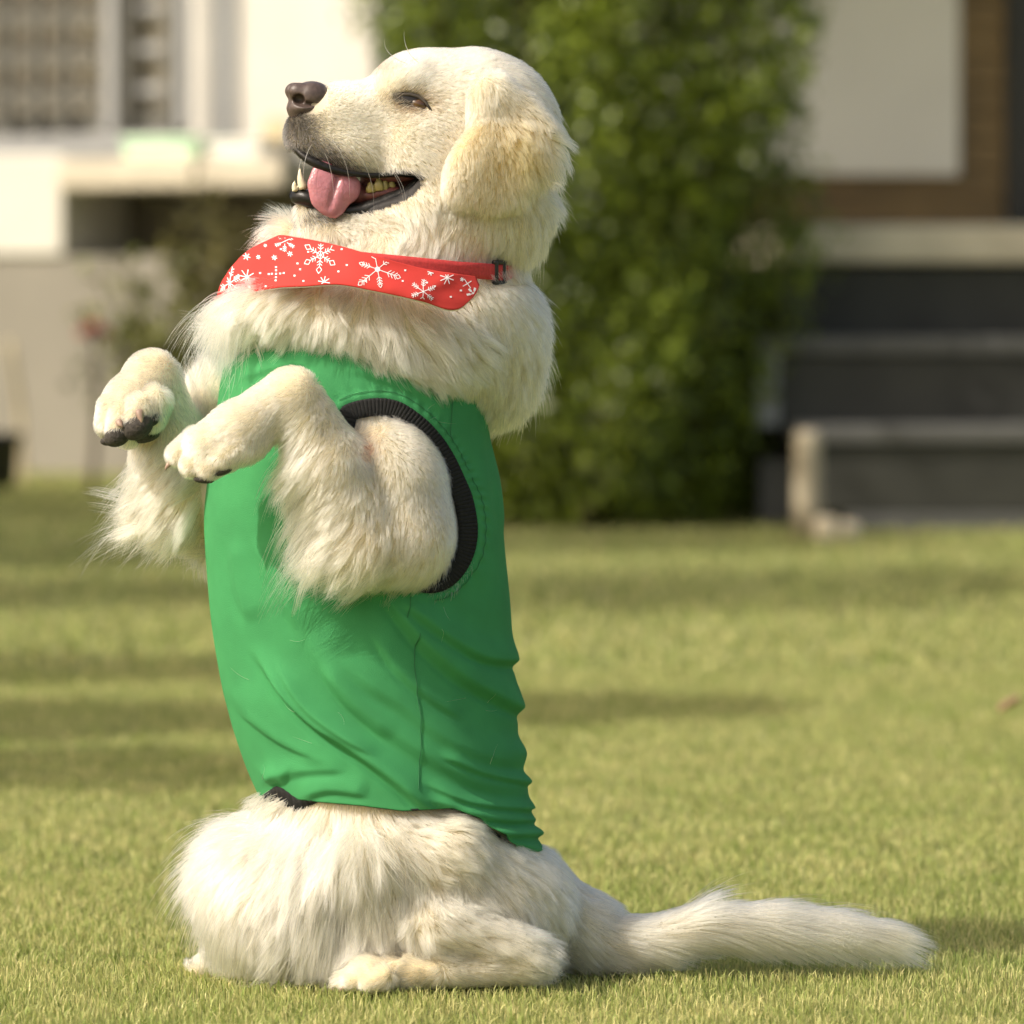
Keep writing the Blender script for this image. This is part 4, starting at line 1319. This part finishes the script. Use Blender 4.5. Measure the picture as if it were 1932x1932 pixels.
claw((642, 1856, -249), (634, 1860, -250), (630, 1866, -250), 5)
claw((640, 1858, -270), (630, 1862, -271), (626, 1868, -271), 5)
claw((654, 1860, -295), (644, 1866, -297), (640, 1871, -297), 5)

# ------------------------------------------------------------------ fur
# combing guides: px, py, dep, direction (right, down, away), length mm, lift, curl
G = np.array([
 (650, 165, -60, 1, -.1, 0, 5, .10, 0), (640, 230, -110, 1, .25, 0, 6, .10, 0), (650, 300, -120, .8, .7, 0, 7, .12, 0), (600, 225, -110, 1, .3, 0, 4, .12, 0), (560, 260, -80, .5, .8, 0, 5, .2, 0),
 (720, 125, -40, 1, -.6, 0, 8, .18, 0), (820, 100, -20, 1, 0, 0, 8, .10, 0), (770, 165, -110, .8, -.7, 0, 8, .2, 0), (780, 230, -130, 1, .35, 0, 8, .1, 0), (690, 170, -80, .9, -.5, 0, 6, .16, 0),
 (850, 180, -130, 1, .1, 0, 9, .08, 0), (820, 280, -150, .9, .6, 0, 9, .06, .05), (850, 240, -150, .6, .8, 0, 6, .04, 0), (815, 340, -140, .6, .9, 0, 8, .05, .05), (780, 320, -120, 1, .5, 0, 10, .12, 0), (720, 425, -90, 1, .2, 0, 12, .12, .1), (590, 415, -60, .8, .6, 0, 9, .25, .1), (650, 425, -80, .9, .5, 0, 10, .2, .1),
 (800, 390, -130, .7, .8, 0, 20, .15, .2), (900, 110, -60, 1, .4, 0, 10, .10, 0), (970, 160, -40, .8, .7, 0, 14, .12, .1),
 (925, 185, -180, .15, 1, 0, 13, .06, .1), (930, 290, -200, -.15, 1, 0, 13, .05, .1), (900, 230, -190, -.1, 1, 0, 11, .05, .1), (865, 350, -200, -.3, 1, 0, 9, .05, .05), (995, 260, -170, .35, 1, 0, 24, .18, .5), (910, 395, -190, -.1, 1, 0, 15, .03, .2), (860, 385, -190, -.2, 1, 0, 11, .03, .1), (985, 350, -190, .2, 1, 0, 26, .14, .5),
 (1040, 260, -40, .6, .9, 0, 26, .30, .6), (1045, 350, -40, .5, 1, 0, 36, .34, .6), (1000, 430, -60, .2, 1, 0, 36, .26, .5), (940, 450, -130, -.35, 1, 0, 24, .12, .3), (860, 460, -150, -.6, .95, 0, 44, .14, .5), (890, 422, -150, -.3, 1, 0, 9, .03, .1), (960, 405, -140, 0, 1, 0, 10, .05, .2), (840, 400, -150, -.2, 1, 0, 9, .03, .1),
 (780, 450, -150, -.35, 1, 0, 24, .12, .3), (700, 455, -140, -.1, 1, 0, 14, .10, .2), (620, 445, -120, -.2, 1, 0, 12, .12, .2), (560, 440, -60, -.9, .5, 0, 24, .25, .3), (510, 430, 60, -1, .25, 0, 36, .30, .5), (490, 460, 90, -1, .2, 0, 36, .32, .5),
 (430, 590, -30, -.55, 1, 0, 60, .34, .7), (470, 600, -120, -.8, .75, 0, 46, .30, .9), (440, 620, 40, -.6, 1, 0, 52, .34, .8),
 (560, 590, -210, -.65, .8, 0, 44, .16, .5), (520, 630, -160, -.5, 1, 0, 20, .16, .5), (600, 635, -200, -.3, 1, 0, 20, .16, .5), (700, 672, -210, .3, 1, 0, 22, .16, .5), (780, 698, -190, .5, .9, 0, 24, .16, .4), (640, 590, -230, -.25, 1, 0, 46, .18, .6), (720, 610, -240, .4, .95, 0, 50, .18, .5), (800, 640, -230, .85, .6, 0, 52, .18, .45), (860, 660, -210, .8, .7, 0, 48, .26, .6), (640, 640, -210, .2, 1, 0, 24, .3, .9), (735, 660, -220, .5, .9, 0, 32, .2, .5),
 (930, 560, -120, .4, 1, 0, 16, .08, .1), (985, 600, -40, .6, 1, 0, 30, .3, .45), (960, 680, -80, .15, 1, 0, 24, .10, .35), (1000, 700, -40, .4, 1, 0, 36, .32, .5), (950, 770, -110, -.1, 1, 0, 36, .22, .5), (870, 730, -120, .2, 1, 0, 13, .08, .2),
 # near foreleg
 (770, 830, -280, .5, .9, 0, 9, .06, 0), (840, 930, -290, .0, 1, 0, 10, .05, 0), (850, 1030, -290, -.45, 1, 0, 12, .05, .05), (820, 1085, -280, -.8, .8, 0, 24, .16, .3), (790, 960, -300, -.1, 1, 0, 12, .06, .05), (745, 1010, -310, -.3, .9, 0, 22, .22, .6), (740, 1060, -310, -.5, .9, 0, 30, .25, .6), (690, 1080, -300, -.7, .7, 0, 42, .30, .6), (640, 1070, -290, -.9, .6, 0, 46, .34, .5),
 (690, 950, -310, -.25, 1, 0, 18, .15, .3), (670, 880, -310, -.2, 1, 0, 11, .08, .05), (620, 800, -315, -.45, .8, 0, 10, .08, 0), (548, 712, -320, -.9, .3, 0, 7, .08, 0), (470, 790, -330, -.8, .6, 0, 8, .08, 0), (390, 840, -330, -.75, .65, 0, 6, .08, 0), (350, 875, -300, -.5, .9, 0, 4.5, .12, 0), (400, 880, -340, -.4, .9, 0, 4.5, .1, 0),
 (560, 860, -270, -.8, .7, 0, 50, .40, .3), (570, 960, -270, -.8, .75, 0, 62, .42, .4), (600, 1030, -260, -.85, .65, 0, 60, .42, .4), (620, 930, -300, -.55, .85, 0, 30, .14, .4), (500, 820, -290, -.4, .9, 0, 12, .14, 0),
 # far foreleg
 (330, 900, 20, -.75, .7, 0, 34, .16, .3), (285, 900, 60, -.85, .65, 0, 54, .38, .4), (290, 970, 60, -.95, .55, 0, 62, .40, .5), (350, 990, 50, -.5, .9, 0, 46, .25, .5), (290, 690, 20, -.6, .6, 0, 7, .1, 0), (230, 770, -40, -.4, .9, 0, 6, .1, 0), (200, 810, -30, -.4, .9, 0, 5, .15, 0), (250, 800, -70, -.2, 1, 0, 4.5, .15, 0), (320, 780, 20, .1, 1, 0, 10, .08, 0),
 (390, 745, 150, -.25, -1, 0, 34, .45, .3), (340, 800, 120, 0, -.6, 0, 22, .3, .2),
 # haunches
 (440, 1560, -20, -1, .3, 0, 44, .22, .3), (500, 1560, -90, -.9, .45, 0, 55, .30, .4), (570, 1555, -160, -.45, .95, 0, 75, .22, .5), (640, 1580, -200, -.15, 1, 0, 85, .18, .4), (700, 1590, -220, .05, 1, 0, 78, .18, .5), (650, 1700, -230, -.1, 1, 0, 80, .14, .4), (700, 1700, -240, -.1, 1, 0, 60, .14, .4),
 (400, 1640, 20, -.8, .75, 0, 52, .28, .4), (475, 1632, -120, -.3, 1, 0, 11, .06, .1), (440, 1690, -80, -.5, 1, 0, 34, .14, .3), (390, 1740, 20, -.5, 1, 0, 46, .22, .4), (480, 1750, -120, -.3, 1, 0, 55, .16, .5), (560, 1740, -160, -.15, 1, 0, 62, .16, .6), (500, 1680, -150, -.35, 1, 0, 38, .16, .5),
 (760, 1560, -240, .75, .5, 0, 24, .14, .3), (850, 1560, -240, .85, .45, 0, 26, .14, .3), (850, 1650, -260, .6, .8, 0, 34, .10, .5), (780, 1670, -260, .3, .95, 0, 34, .10, .5), (770, 1730, -260, .2, 1, 0, 32, .10, .5), (720, 1610, -250, .2, 1, 0, 36, .12, .4), (940, 1610, -190, .8, .7, 0, 26, .12, .3), (1000, 1690, -120, .7, .8, 0, 34, .12, .3), (940, 1690, -200, .65, .75, 0, 28, .10, .3),
 (860, 1720, -280, .85, .4, 0, 36, .14, .3), (920, 1765, -280, .95, .3, 0, 42, .16, .3), (985, 1790, -240, 1, .2, 0, 36, .25, .4), (820, 1785, -270, .9, .2, 0, 22, .08, .3), (760, 1780, -220, .4, .8, 0, 18, .08, .3), (700, 1780, -210, -.1, 1, 0, 30, .08, .3), (880, 1815, -270, .9, .05, 0, 9, .06, .05), (690, 1835, -300, -1, .25, 0, 6, .08, 0), (800, 1830, -290, -1, .05, 0, 7, .06, 0), (940, 1818, -260, .9, .05, 0, 12, .1, .1), (390, 1830, 70, -1, .2, 0, 8, .1, 0),
 # tail
 (1060, 1690, -70, .75, .6, 0, 40, .10, .15), (1080, 1770, -80, .75, .5, 0, 46, .10, .15), (1150, 1750, -50, .95, .3, 0, 50, .10, .15), (1160, 1800, -50, .97, .15, 0, 50, .10, .15), (1230, 1750, -40, 1, .0, 0, 44, .12, .12), (1285, 1715, -40, 1, -.25, 0, 44, .30, .05), (1300, 1770, -55, 1, .10, 0, 64, .12, .10), (1400, 1705, -40, 1, -.05, 0, 78, .16, .04), (1420, 1760, -55, 1, .12, 0, 76, .12, .08), (1540, 1715, -30, 1, .04, 0, 84, .12, .04), (1540, 1770, -40, 1, .12, 0, 72, .10, .08), (1660, 1750, -20, 1, .2, 0, 56, .10, .04), (1690, 1775, -5, 1, .10, 0, 40, .08, .04),
], float)

def guide(px, py, dep):
    n = len(px); out = np.zeros((n, 6))
    dd = np.clip(dep, -330, 300)
    for a in range(0, n, 40000):
        b = slice(a, a+40000)
        # mirrored far side borrows the near side's combing
        d2 = (px[b, None]-G[None, :, 0])**2+(py[b, None]-G[None, :, 1])**2+np.minimum((.45*(dd[b, None]-G[None, :, 2]))**2, (.45*(-dd[b, None]-G[None, :, 2]))**2+2500)
        w = 1/(d2+420)**2.0
        w /= w.sum(1, keepdims=True)
        out[b] = w @ G[:, 3:]
    # the tail: combed straight back along its axis
    m = px > 1090
    x, y = px[m], py[m]
    v = np.clip((y-np.interp(x, [1080, 1150, 1230, 1310, 1420, 1530, 1630, 1690], [1752, 1780, 1776, 1746, 1738, 1744, 1756, 1770]))/32, -1, 1)
    tuft = np.exp(-((x-1283)/26)**2)*(v < .1)
    o = np.stack([1+0*x, -.03+.13*v+np.interp(x, [1560, 1680], [0, .1])-.25*tuft, 0*x, np.interp(x, [1090, 1200, 1300, 1450, 1600, 1700], [46, 44, 66, 82, 76, 46]), .08+.03*(v < 0)+.16*tuft, .05+0*x], -1)
    k = np.clip((x-1090)/70, 0, 1)[:, None]
    out[m] = out[m]*(1-k)+o*k
    return out

rng = np.random.default_rng(23)
tri = np.vstack([BQ[:, [0, 1, 2]], BQ[:, [0, 2, 3]]])
ta, tb, tc_ = BV[tri[:, 0]], BV[tri[:, 1]], BV[tri[:, 2]]
cr = np.cross(tb-ta, tc_-ta); area = np.linalg.norm(cr, axis=1)/2; nrm = cr/(2*area[:, None]+1e-15)
cen_ = (ta+tb+tc_)/3; fx, fy, fd = inv(cen_)
glen = guide(fx, fy, fd)[:, 3]
dens = 1.05e6*np.clip((9/glen), .16, 1.4)**.62
dens *= np.where(glen < 13, 1.45, 1.0)
dens *= np.where(nrm[:, 1] > .25, .22, 1.0)
# under the vest and the bandana there is no coat to see
def vest_rho(px, py, dep):
    l, r, D = sh_L(py), sh_R(py), sh_D(py)
    return np.sqrt(((px-(l+r)/2)/((r-l)/2))**2+(dep/D)**2)
def bare(px, py, dep):
    b = (py > neck_y(px)+3) & (py < hem_y(px)-6) & (vest_rho(px, py, dep) < 1.03)
    b &= ~((dep < -60) & in_poly(px, py, armhole) & (px > 640))
    l, r = bL(py), bR(py)
    rho = np.sqrt(((px-(l+r)/2)/((r-l)/2))**2+(dep/bD(py))**2)
    xx = np.clip(px, 400, 906)
    b |= (dep < 40) & (py > top_y(xx)+2) & (py < bot_y(xx)-12) & (px < 905) & (rho < 1.1) & (py < 600)
    b |= (px > 912) & (px < 985) & (py > 502+.1*(968-px)) & (py < 536) & (dep < 60)
    return b
dens[bare(fx, fy, fd)] = 0
dens[cen_[:, 2] < .004] = 0
# bare places of the face and feet
msd = in_mouth_sd(fx, fy)
head_f = (fy < 432) & (fx < 812)
dens[head_f & (msd < np.where(fy > 345, 11, 4))] = 0
dens[(np.hypot((fx-576)/44, (fy-184)/33) < 1) & (fd < 60)] = 0
ex, ey = fx-(EPX+1), fy-EPY; ca, sa = math.cos(math.radians(24)), math.sin(math.radians(24))
dens[(np.hypot((ex*ca+ey*sa)/33, (-ex*sa+ey*ca)/10.5) < 1) & (fd < -40)] = 0
for x, y, rx, ry in ((222, 824, 22, 15), (260, 808, 26, 16), (288, 792, 13, 9), (272, 822, 26, 10)):
    dens[(np.hypot((fx-x)/rx, (fy-y)/ry) < 1) & (fd < 10)] = 0
dens[(np.hypot((fx-690)/17, (fy-846)/23) < 1) & (fd < -120)] *= .12
dens[(np.hypot((fx-475)/9, (fy-1632)/12) < 1) & (fd < 0)] *= .15

def strands(n_scale, seed, stray=False, mask=None, lenmul=1.0):
    rng = np.random.default_rng(seed)
    p = area*dens*n_scale*(1 if mask is None else mask)
    n = int(p.sum()); idx = rng.choice(len(area), n, p=p/p.sum())
    u, v = rng.random(n), rng.random(n); f = u+v > 1; u[f], v[f] = 1-u[f], 1-v[f]
    root = ta[idx]+(tb[idx]-ta[idx])*u[:, None]+(tc_[idx]-ta[idx])*v[:, None]
    px, py, dep = inv(root)
    g = guide(px, py, dep); nr = grad(root)
    # clump seeds
    nc = max(10, n//26); ci = rng.choice(n, nc, replace=False)
    kd = KDTree(nc)
    for k, q in enumerate(root[ci]): kd.insert(q, k)
    kd.balance()
    cl = np.fromiter((kd.find(q)[1] for q in root), np.int32, n)
    kd2 = KDTree(nc//9)
    c2 = rng.choice(nc, nc//9, replace=False)
    for k, q in enumerate(root[ci[c2]]): kd2.insert(q, k)
    kd2.balance()
    cl2 = np.fromiter((kd2.find(q)[1] for q in root[ci]), np.int32, nc)[cl]
    curl = g[:, 5]; lenmm = g[:, 3]
    amp = (.07+.36*np.clip(curl, 0, 1))*np.where(px > 1150, .35, 1)
    j1 = rng.normal(0, 1, (nc, 3))[cl]; j2 = rng.normal(0, 1, (nc//9, 3))[cl2]; j0 = rng.normal(0, 1, (n, 3))
    d = g[:, :3].copy(); d = np.stack([d[:, 0], d[:, 2], -d[:, 1]], -1); d /= np.linalg.norm(d, axis=1, keepdims=True)+1e-9
    d = d + (j1*.45+j2*.75+j0*.22)*amp[:, None]
    tang = d - nr*(d*nr).sum(1, keepdims=True); tl_ = np.linalg.norm(tang, axis=1, keepdims=True)
    tang /= tl_+.12
    lift = g[:, 4:5]*np.where(g[:, 3:4] < 13, .55, 1.0)*(.7+.6*rng.random((n, 1)))*(1.0 + (.6 if stray else 0))
    dr = tang*(1-lift)+nr*(lift+np.where(g[:, 3:4] < 13, .05, .10)); dr /= np.linalg.norm(dr, axis=1, keepdims=True)
    L = lenmm*.001*rng.uniform(.62, 1.08, n)*(1+.16*rng.normal(0, 1, nc)[cl].clip(-2, 2)*np.clip(lenmm/30, 0, 1)*np.clip(curl/.25, .25, 1))
    if stray: L *= 1.0+.35*np.clip(lenmm/30, 0, 1)*rng.random(n)
    L = np.maximum(L, .002)*lenmul
    K = 7
    P = np.zeros((n, K, 3)); P[:, 0] = root - nr*.0006
    seg = L/(K-1)
    layer = np.clip(lenmm/40, .12, 1)*rng.random(n)**.8
    long_ = np.clip((lenmm-14)/50, 0, 1)[:, None]
    wob = rng.uniform(0, 6.28, (nc, 1))[cl]; side = np.cross(dr, nr)
    for k in range(1, K):
        t = k/(K-1)
        step = dr + np.array([0, 0, -1])*long_*.022*k + side*(np.sin(wob+t*5.0)*curl[:, None]*.30)
        step /= np.linalg.norm(step, axis=1, keepdims=True)
        q = P[:, k-1]+step*seg[:, None]
        fq = tri_sample(F, q); need = .0010 + layer*.010*math.sin(min(1, t*1.2)*1.57)
        m = fq < need
        if m.any():
            gq = grad(q[m]); q[m] += gq*(need[m]-fq[m])[:, None]*.9
        q[:, 2] = np.maximum(q[:, 2], .004+.01*rng.random(n))
        P[:, k] = q
        dr = q-P[:, k-1]; dr /= np.linalg.norm(dr, axis=1, keepdims=True)+1e-9
        # the coat follows the comb as it grows
        dr = dr*.8+tang*.2*(1-long_*.5)
    cs = (.14+.58*np.clip((lenmm-6)/40, 0, 1))*rng.uniform(.3, 1.15, n)*(.2 if stray else 1)*(3 if lenmul > 1 else 1)*np.where(px > 1090, .42, 1)
    cs = np.clip(cs, 0, .92)
    ti = np.linspace(0, 1, K)[None, :, None]
    C = P[ci][cl]
    off = (root-root[ci][cl])[:, None, :]
    P = P + (C+off*(1-.66*ti)-P)*(cs[:, None, None]*ti**1.15)
    # keep hair out of vest sight lines: none may end inside the mouth or below ground
    tx, ty, _t = inv(P[:, -1])
    bad = (in_mouth_sd(tx, ty) < -3) & (py < 432)
    ok = ~bad
    # coat above the bandana stays behind it
    xx = np.clip(px, 400, 906)
    over = (py < top_y(xx)+6) & (px < 770) & (px > 560) & (ty > top_y(np.clip(tx, 400, 906))+2) & (py > 415)
    sc = np.ones(n); sc[over] = np.clip((top_y(xx[over])+3-py[over])/(ty[over]-py[over]+1e-6), .12, 1)
    P = P[:, :1]+(P-P[:, :1])*sc[:, None, None]
    tint = base_tint(px, py, dep)
    tint *= (1+np.interp(lenmm, [8, 25], [.19, .11])*rng.normal(0, 1, n)+.11*rng.normal(0, 1, nc)[cl]+.07*rng.normal(0, 1, nc//9)[cl2])[:, None]
    k = np.clip(rng.normal(.0, .35, n)+.25*rng.normal(0, 1, nc)[cl], -.5, .8)[:, None]*np.clip(lenmm/30, .2, 1)[:, None]
    tint = tint*(1-.35*np.abs(k)) + np.where(k > 0, np.array([.70, .52, .26]), np.array([.92, .88, .76]))*.35*np.abs(k)
    hm = (py < 432)
    pd = np.exp(-(((px-550)/50)**2+((py-250)/58)**2)**1.5)*1.2 + .85*np.exp(-((px-610-(py-280)*1.1)/34)**2-((py-292)/30)**2) + .55*np.exp(-((px-600)/36)**2-((py-408)/12)**2)
    m_ = in_mouth_sd(px, py)
    pd = np.maximum(pd, np.exp(-(np.maximum(m_, 0)/7)**2)*.9)*hm
    dk = rng.random(n) < np.clip(pd, 0, .97)
    tint[dk] = np.array([.055, .050, .044])*rng.uniform(.5, 2.2, (dk.sum(), 1))
    pe = np.exp(-(np.hypot((px-EPX+6)/38, (py-EPY)/20))**2)*.8*(dep < -40)
    dk = rng.random(n) < pe
    tint[dk] = np.array([.16, .105, .06])*rng.uniform(.4, 1.3, (dk.sum(), 1))
    a = math.radians(-14); qx, qy = px-730, py-133
    pk = np.exp(-(((qx*math.cos(a)+qy*math.sin(a))/36)**2+((-qx*math.sin(a)+qy*math.cos(a))/8)**2)*1.2)
    mk = (rng.random(n) < pk*.9) & (dep < 40)
    tint[mk] = tint[mk]*np.array([1.0, .48, .50])
    rad = np.interp(lenmm, [4, 10, 30, 90], [.00022, .00024, .00026, .00028])
    if stray: rad = rad*.6
    return P[ok], np.clip(tint, .01, .93)[ok], rad[ok]

def hair_object(name, P, tint, rad, m, parent):
    n, K, _ = P.shape
    hc_ = bpy.data.hair_curves.new(name)
    hc_.add_curves([K]*n)
    hc_.attributes['position'].data.foreach_set('vector', np.ascontiguousarray(P.reshape(-1, 3), np.float32).ravel())
    prof = np.interp(np.linspace(0, 1, K), [0, .6, 1], [1, .82, .15])
    r = hc_.attributes.new('radius', 'FLOAT', 'POINT')
    r.data.foreach_set('value', (rad[:, None]*prof[None]).astype(np.float32).ravel())
    a = hc_.attributes.new('tint', 'FLOAT_COLOR', 'CURVE')
    c_ = np.ones((n, 4), np.float32); c_[:, :3] = tint
    a.data.foreach_set('color', c_.ravel())
    return link(name, hc_, m, parent)

def fur_mat():
    m = bpy.data.materials.new('dog_fur'); m.use_nodes = True
    nt = m.node_tree; nt.nodes.remove(nt.nodes['Principled BSDF'])
    a = nt.nodes.new('ShaderNodeAttribute'); a.attribute_name = 'tint'
    hb = nt.nodes.new('ShaderNodeBsdfHairPrincipled')
    hb.parametrization = 'COLOR'
    nt.links.new(a.outputs['Color'], hb.inputs['Color'])
    hb.inputs['Roughness'].default_value = .42
    hb.inputs['Radial Roughness'].default_value = .55
    hb.inputs['Random Roughness'].default_value = .2
    nt.links.new(hb.outputs[0], nt.nodes['Material Output'].inputs[0])
    return m
M['fur'] = fur_mat()
A = strands(1.0, 51); B = strands(.09, 52, True)
curtain = (np.exp(-(((fx-640)/60)**2+((fy-1590)/55)**2)) + .6*np.exp(-(((fx-440)/50)**2+((fy-1640)/90)**2)) + .5*np.exp(-(((fx-440)/50)**2+((fy-590)/50)**2)) + .4*np.exp(-(((fx-600)/60)**2+((fy-1020)/60)**2)))*(fd < 60)
Cc = strands(.16, 53, True, curtain, 1.4)
hair_object('fur', np.concatenate([A[0], B[0], Cc[0]]), np.concatenate([A[1], B[1], Cc[1]*1.04]), np.concatenate([A[2], B[2], Cc[2]*1.4]), M['fur'], dog)
print('STRANDS', len(A[0]), len(B[0]))
# whiskers
Wk = []
for (x, y), (dx, dy), ln in (((640, 250), (60, 90), 1), ((655, 270), (40, 130), 1), ((668, 262), (75, 150), 1), ((690, 285), (60, 110), 1), ((622, 262), (30, 110), 1), ((610, 285), (15, 95), 1), ((700, 270), (55, 60), 1), ((590, 270), (-14, 70), 1), ((574, 290), (-10, 60), 1), ((790, 118), (-22, -60), 1), ((768, 120), (-34, -46), 1)):
    dep = hit_body(x, y) if y > 200 else hit_body(x, y+25)
    pts = []
    for t in np.linspace(0, 1, 7):
        pts.append(Wa(x+dx*t+dx*.5*math.sin(t*2.6), y+dy*(t**1.25), dep-4-30*t+8*t*t))
    Wk.append(pts)
Wk = np.array(Wk)
hair_object('whiskers', Wk, np.tile([.85, .80, .62], (len(Wk), 1)), np.full(len(Wk), .00032), M['fur'], dog)

# a few shed hairs caught on the vest
rng = np.random.default_rng(77)
SHd = []
for k in range(26):
    x, y = rng.uniform(440, 940), rng.uniform(700, 1500)
    if in_poly(np.array([x]), np.array([y]), armhole)[0] or y < neck_y(x)+20: continue
    a, L, bend = rng.uniform(0, 6.28), rng.uniform(20, 55), rng.uniform(-1.5, 1.5)
    t = np.linspace(0, 1, 7); ang = a+bend*t
    xs, ys = x+np.cumsum(np.cos(ang))*L/7, y+np.cumsum(np.sin(ang))*L/7
    if (xs < sh_L(ys)+12).any() or (xs > sh_R(ys)-12).any() or (ys > hem_y(xs)-10).any(): continue
    SHd.append(shirt_surf(xs, ys, 2.4))
SHd = np.array(SHd)
hair_object('shed_hair', SHd, np.tile([.85, .78, .6], (len(SHd), 1)), np.full(len(SHd), .00012), M['fur'], shirt)
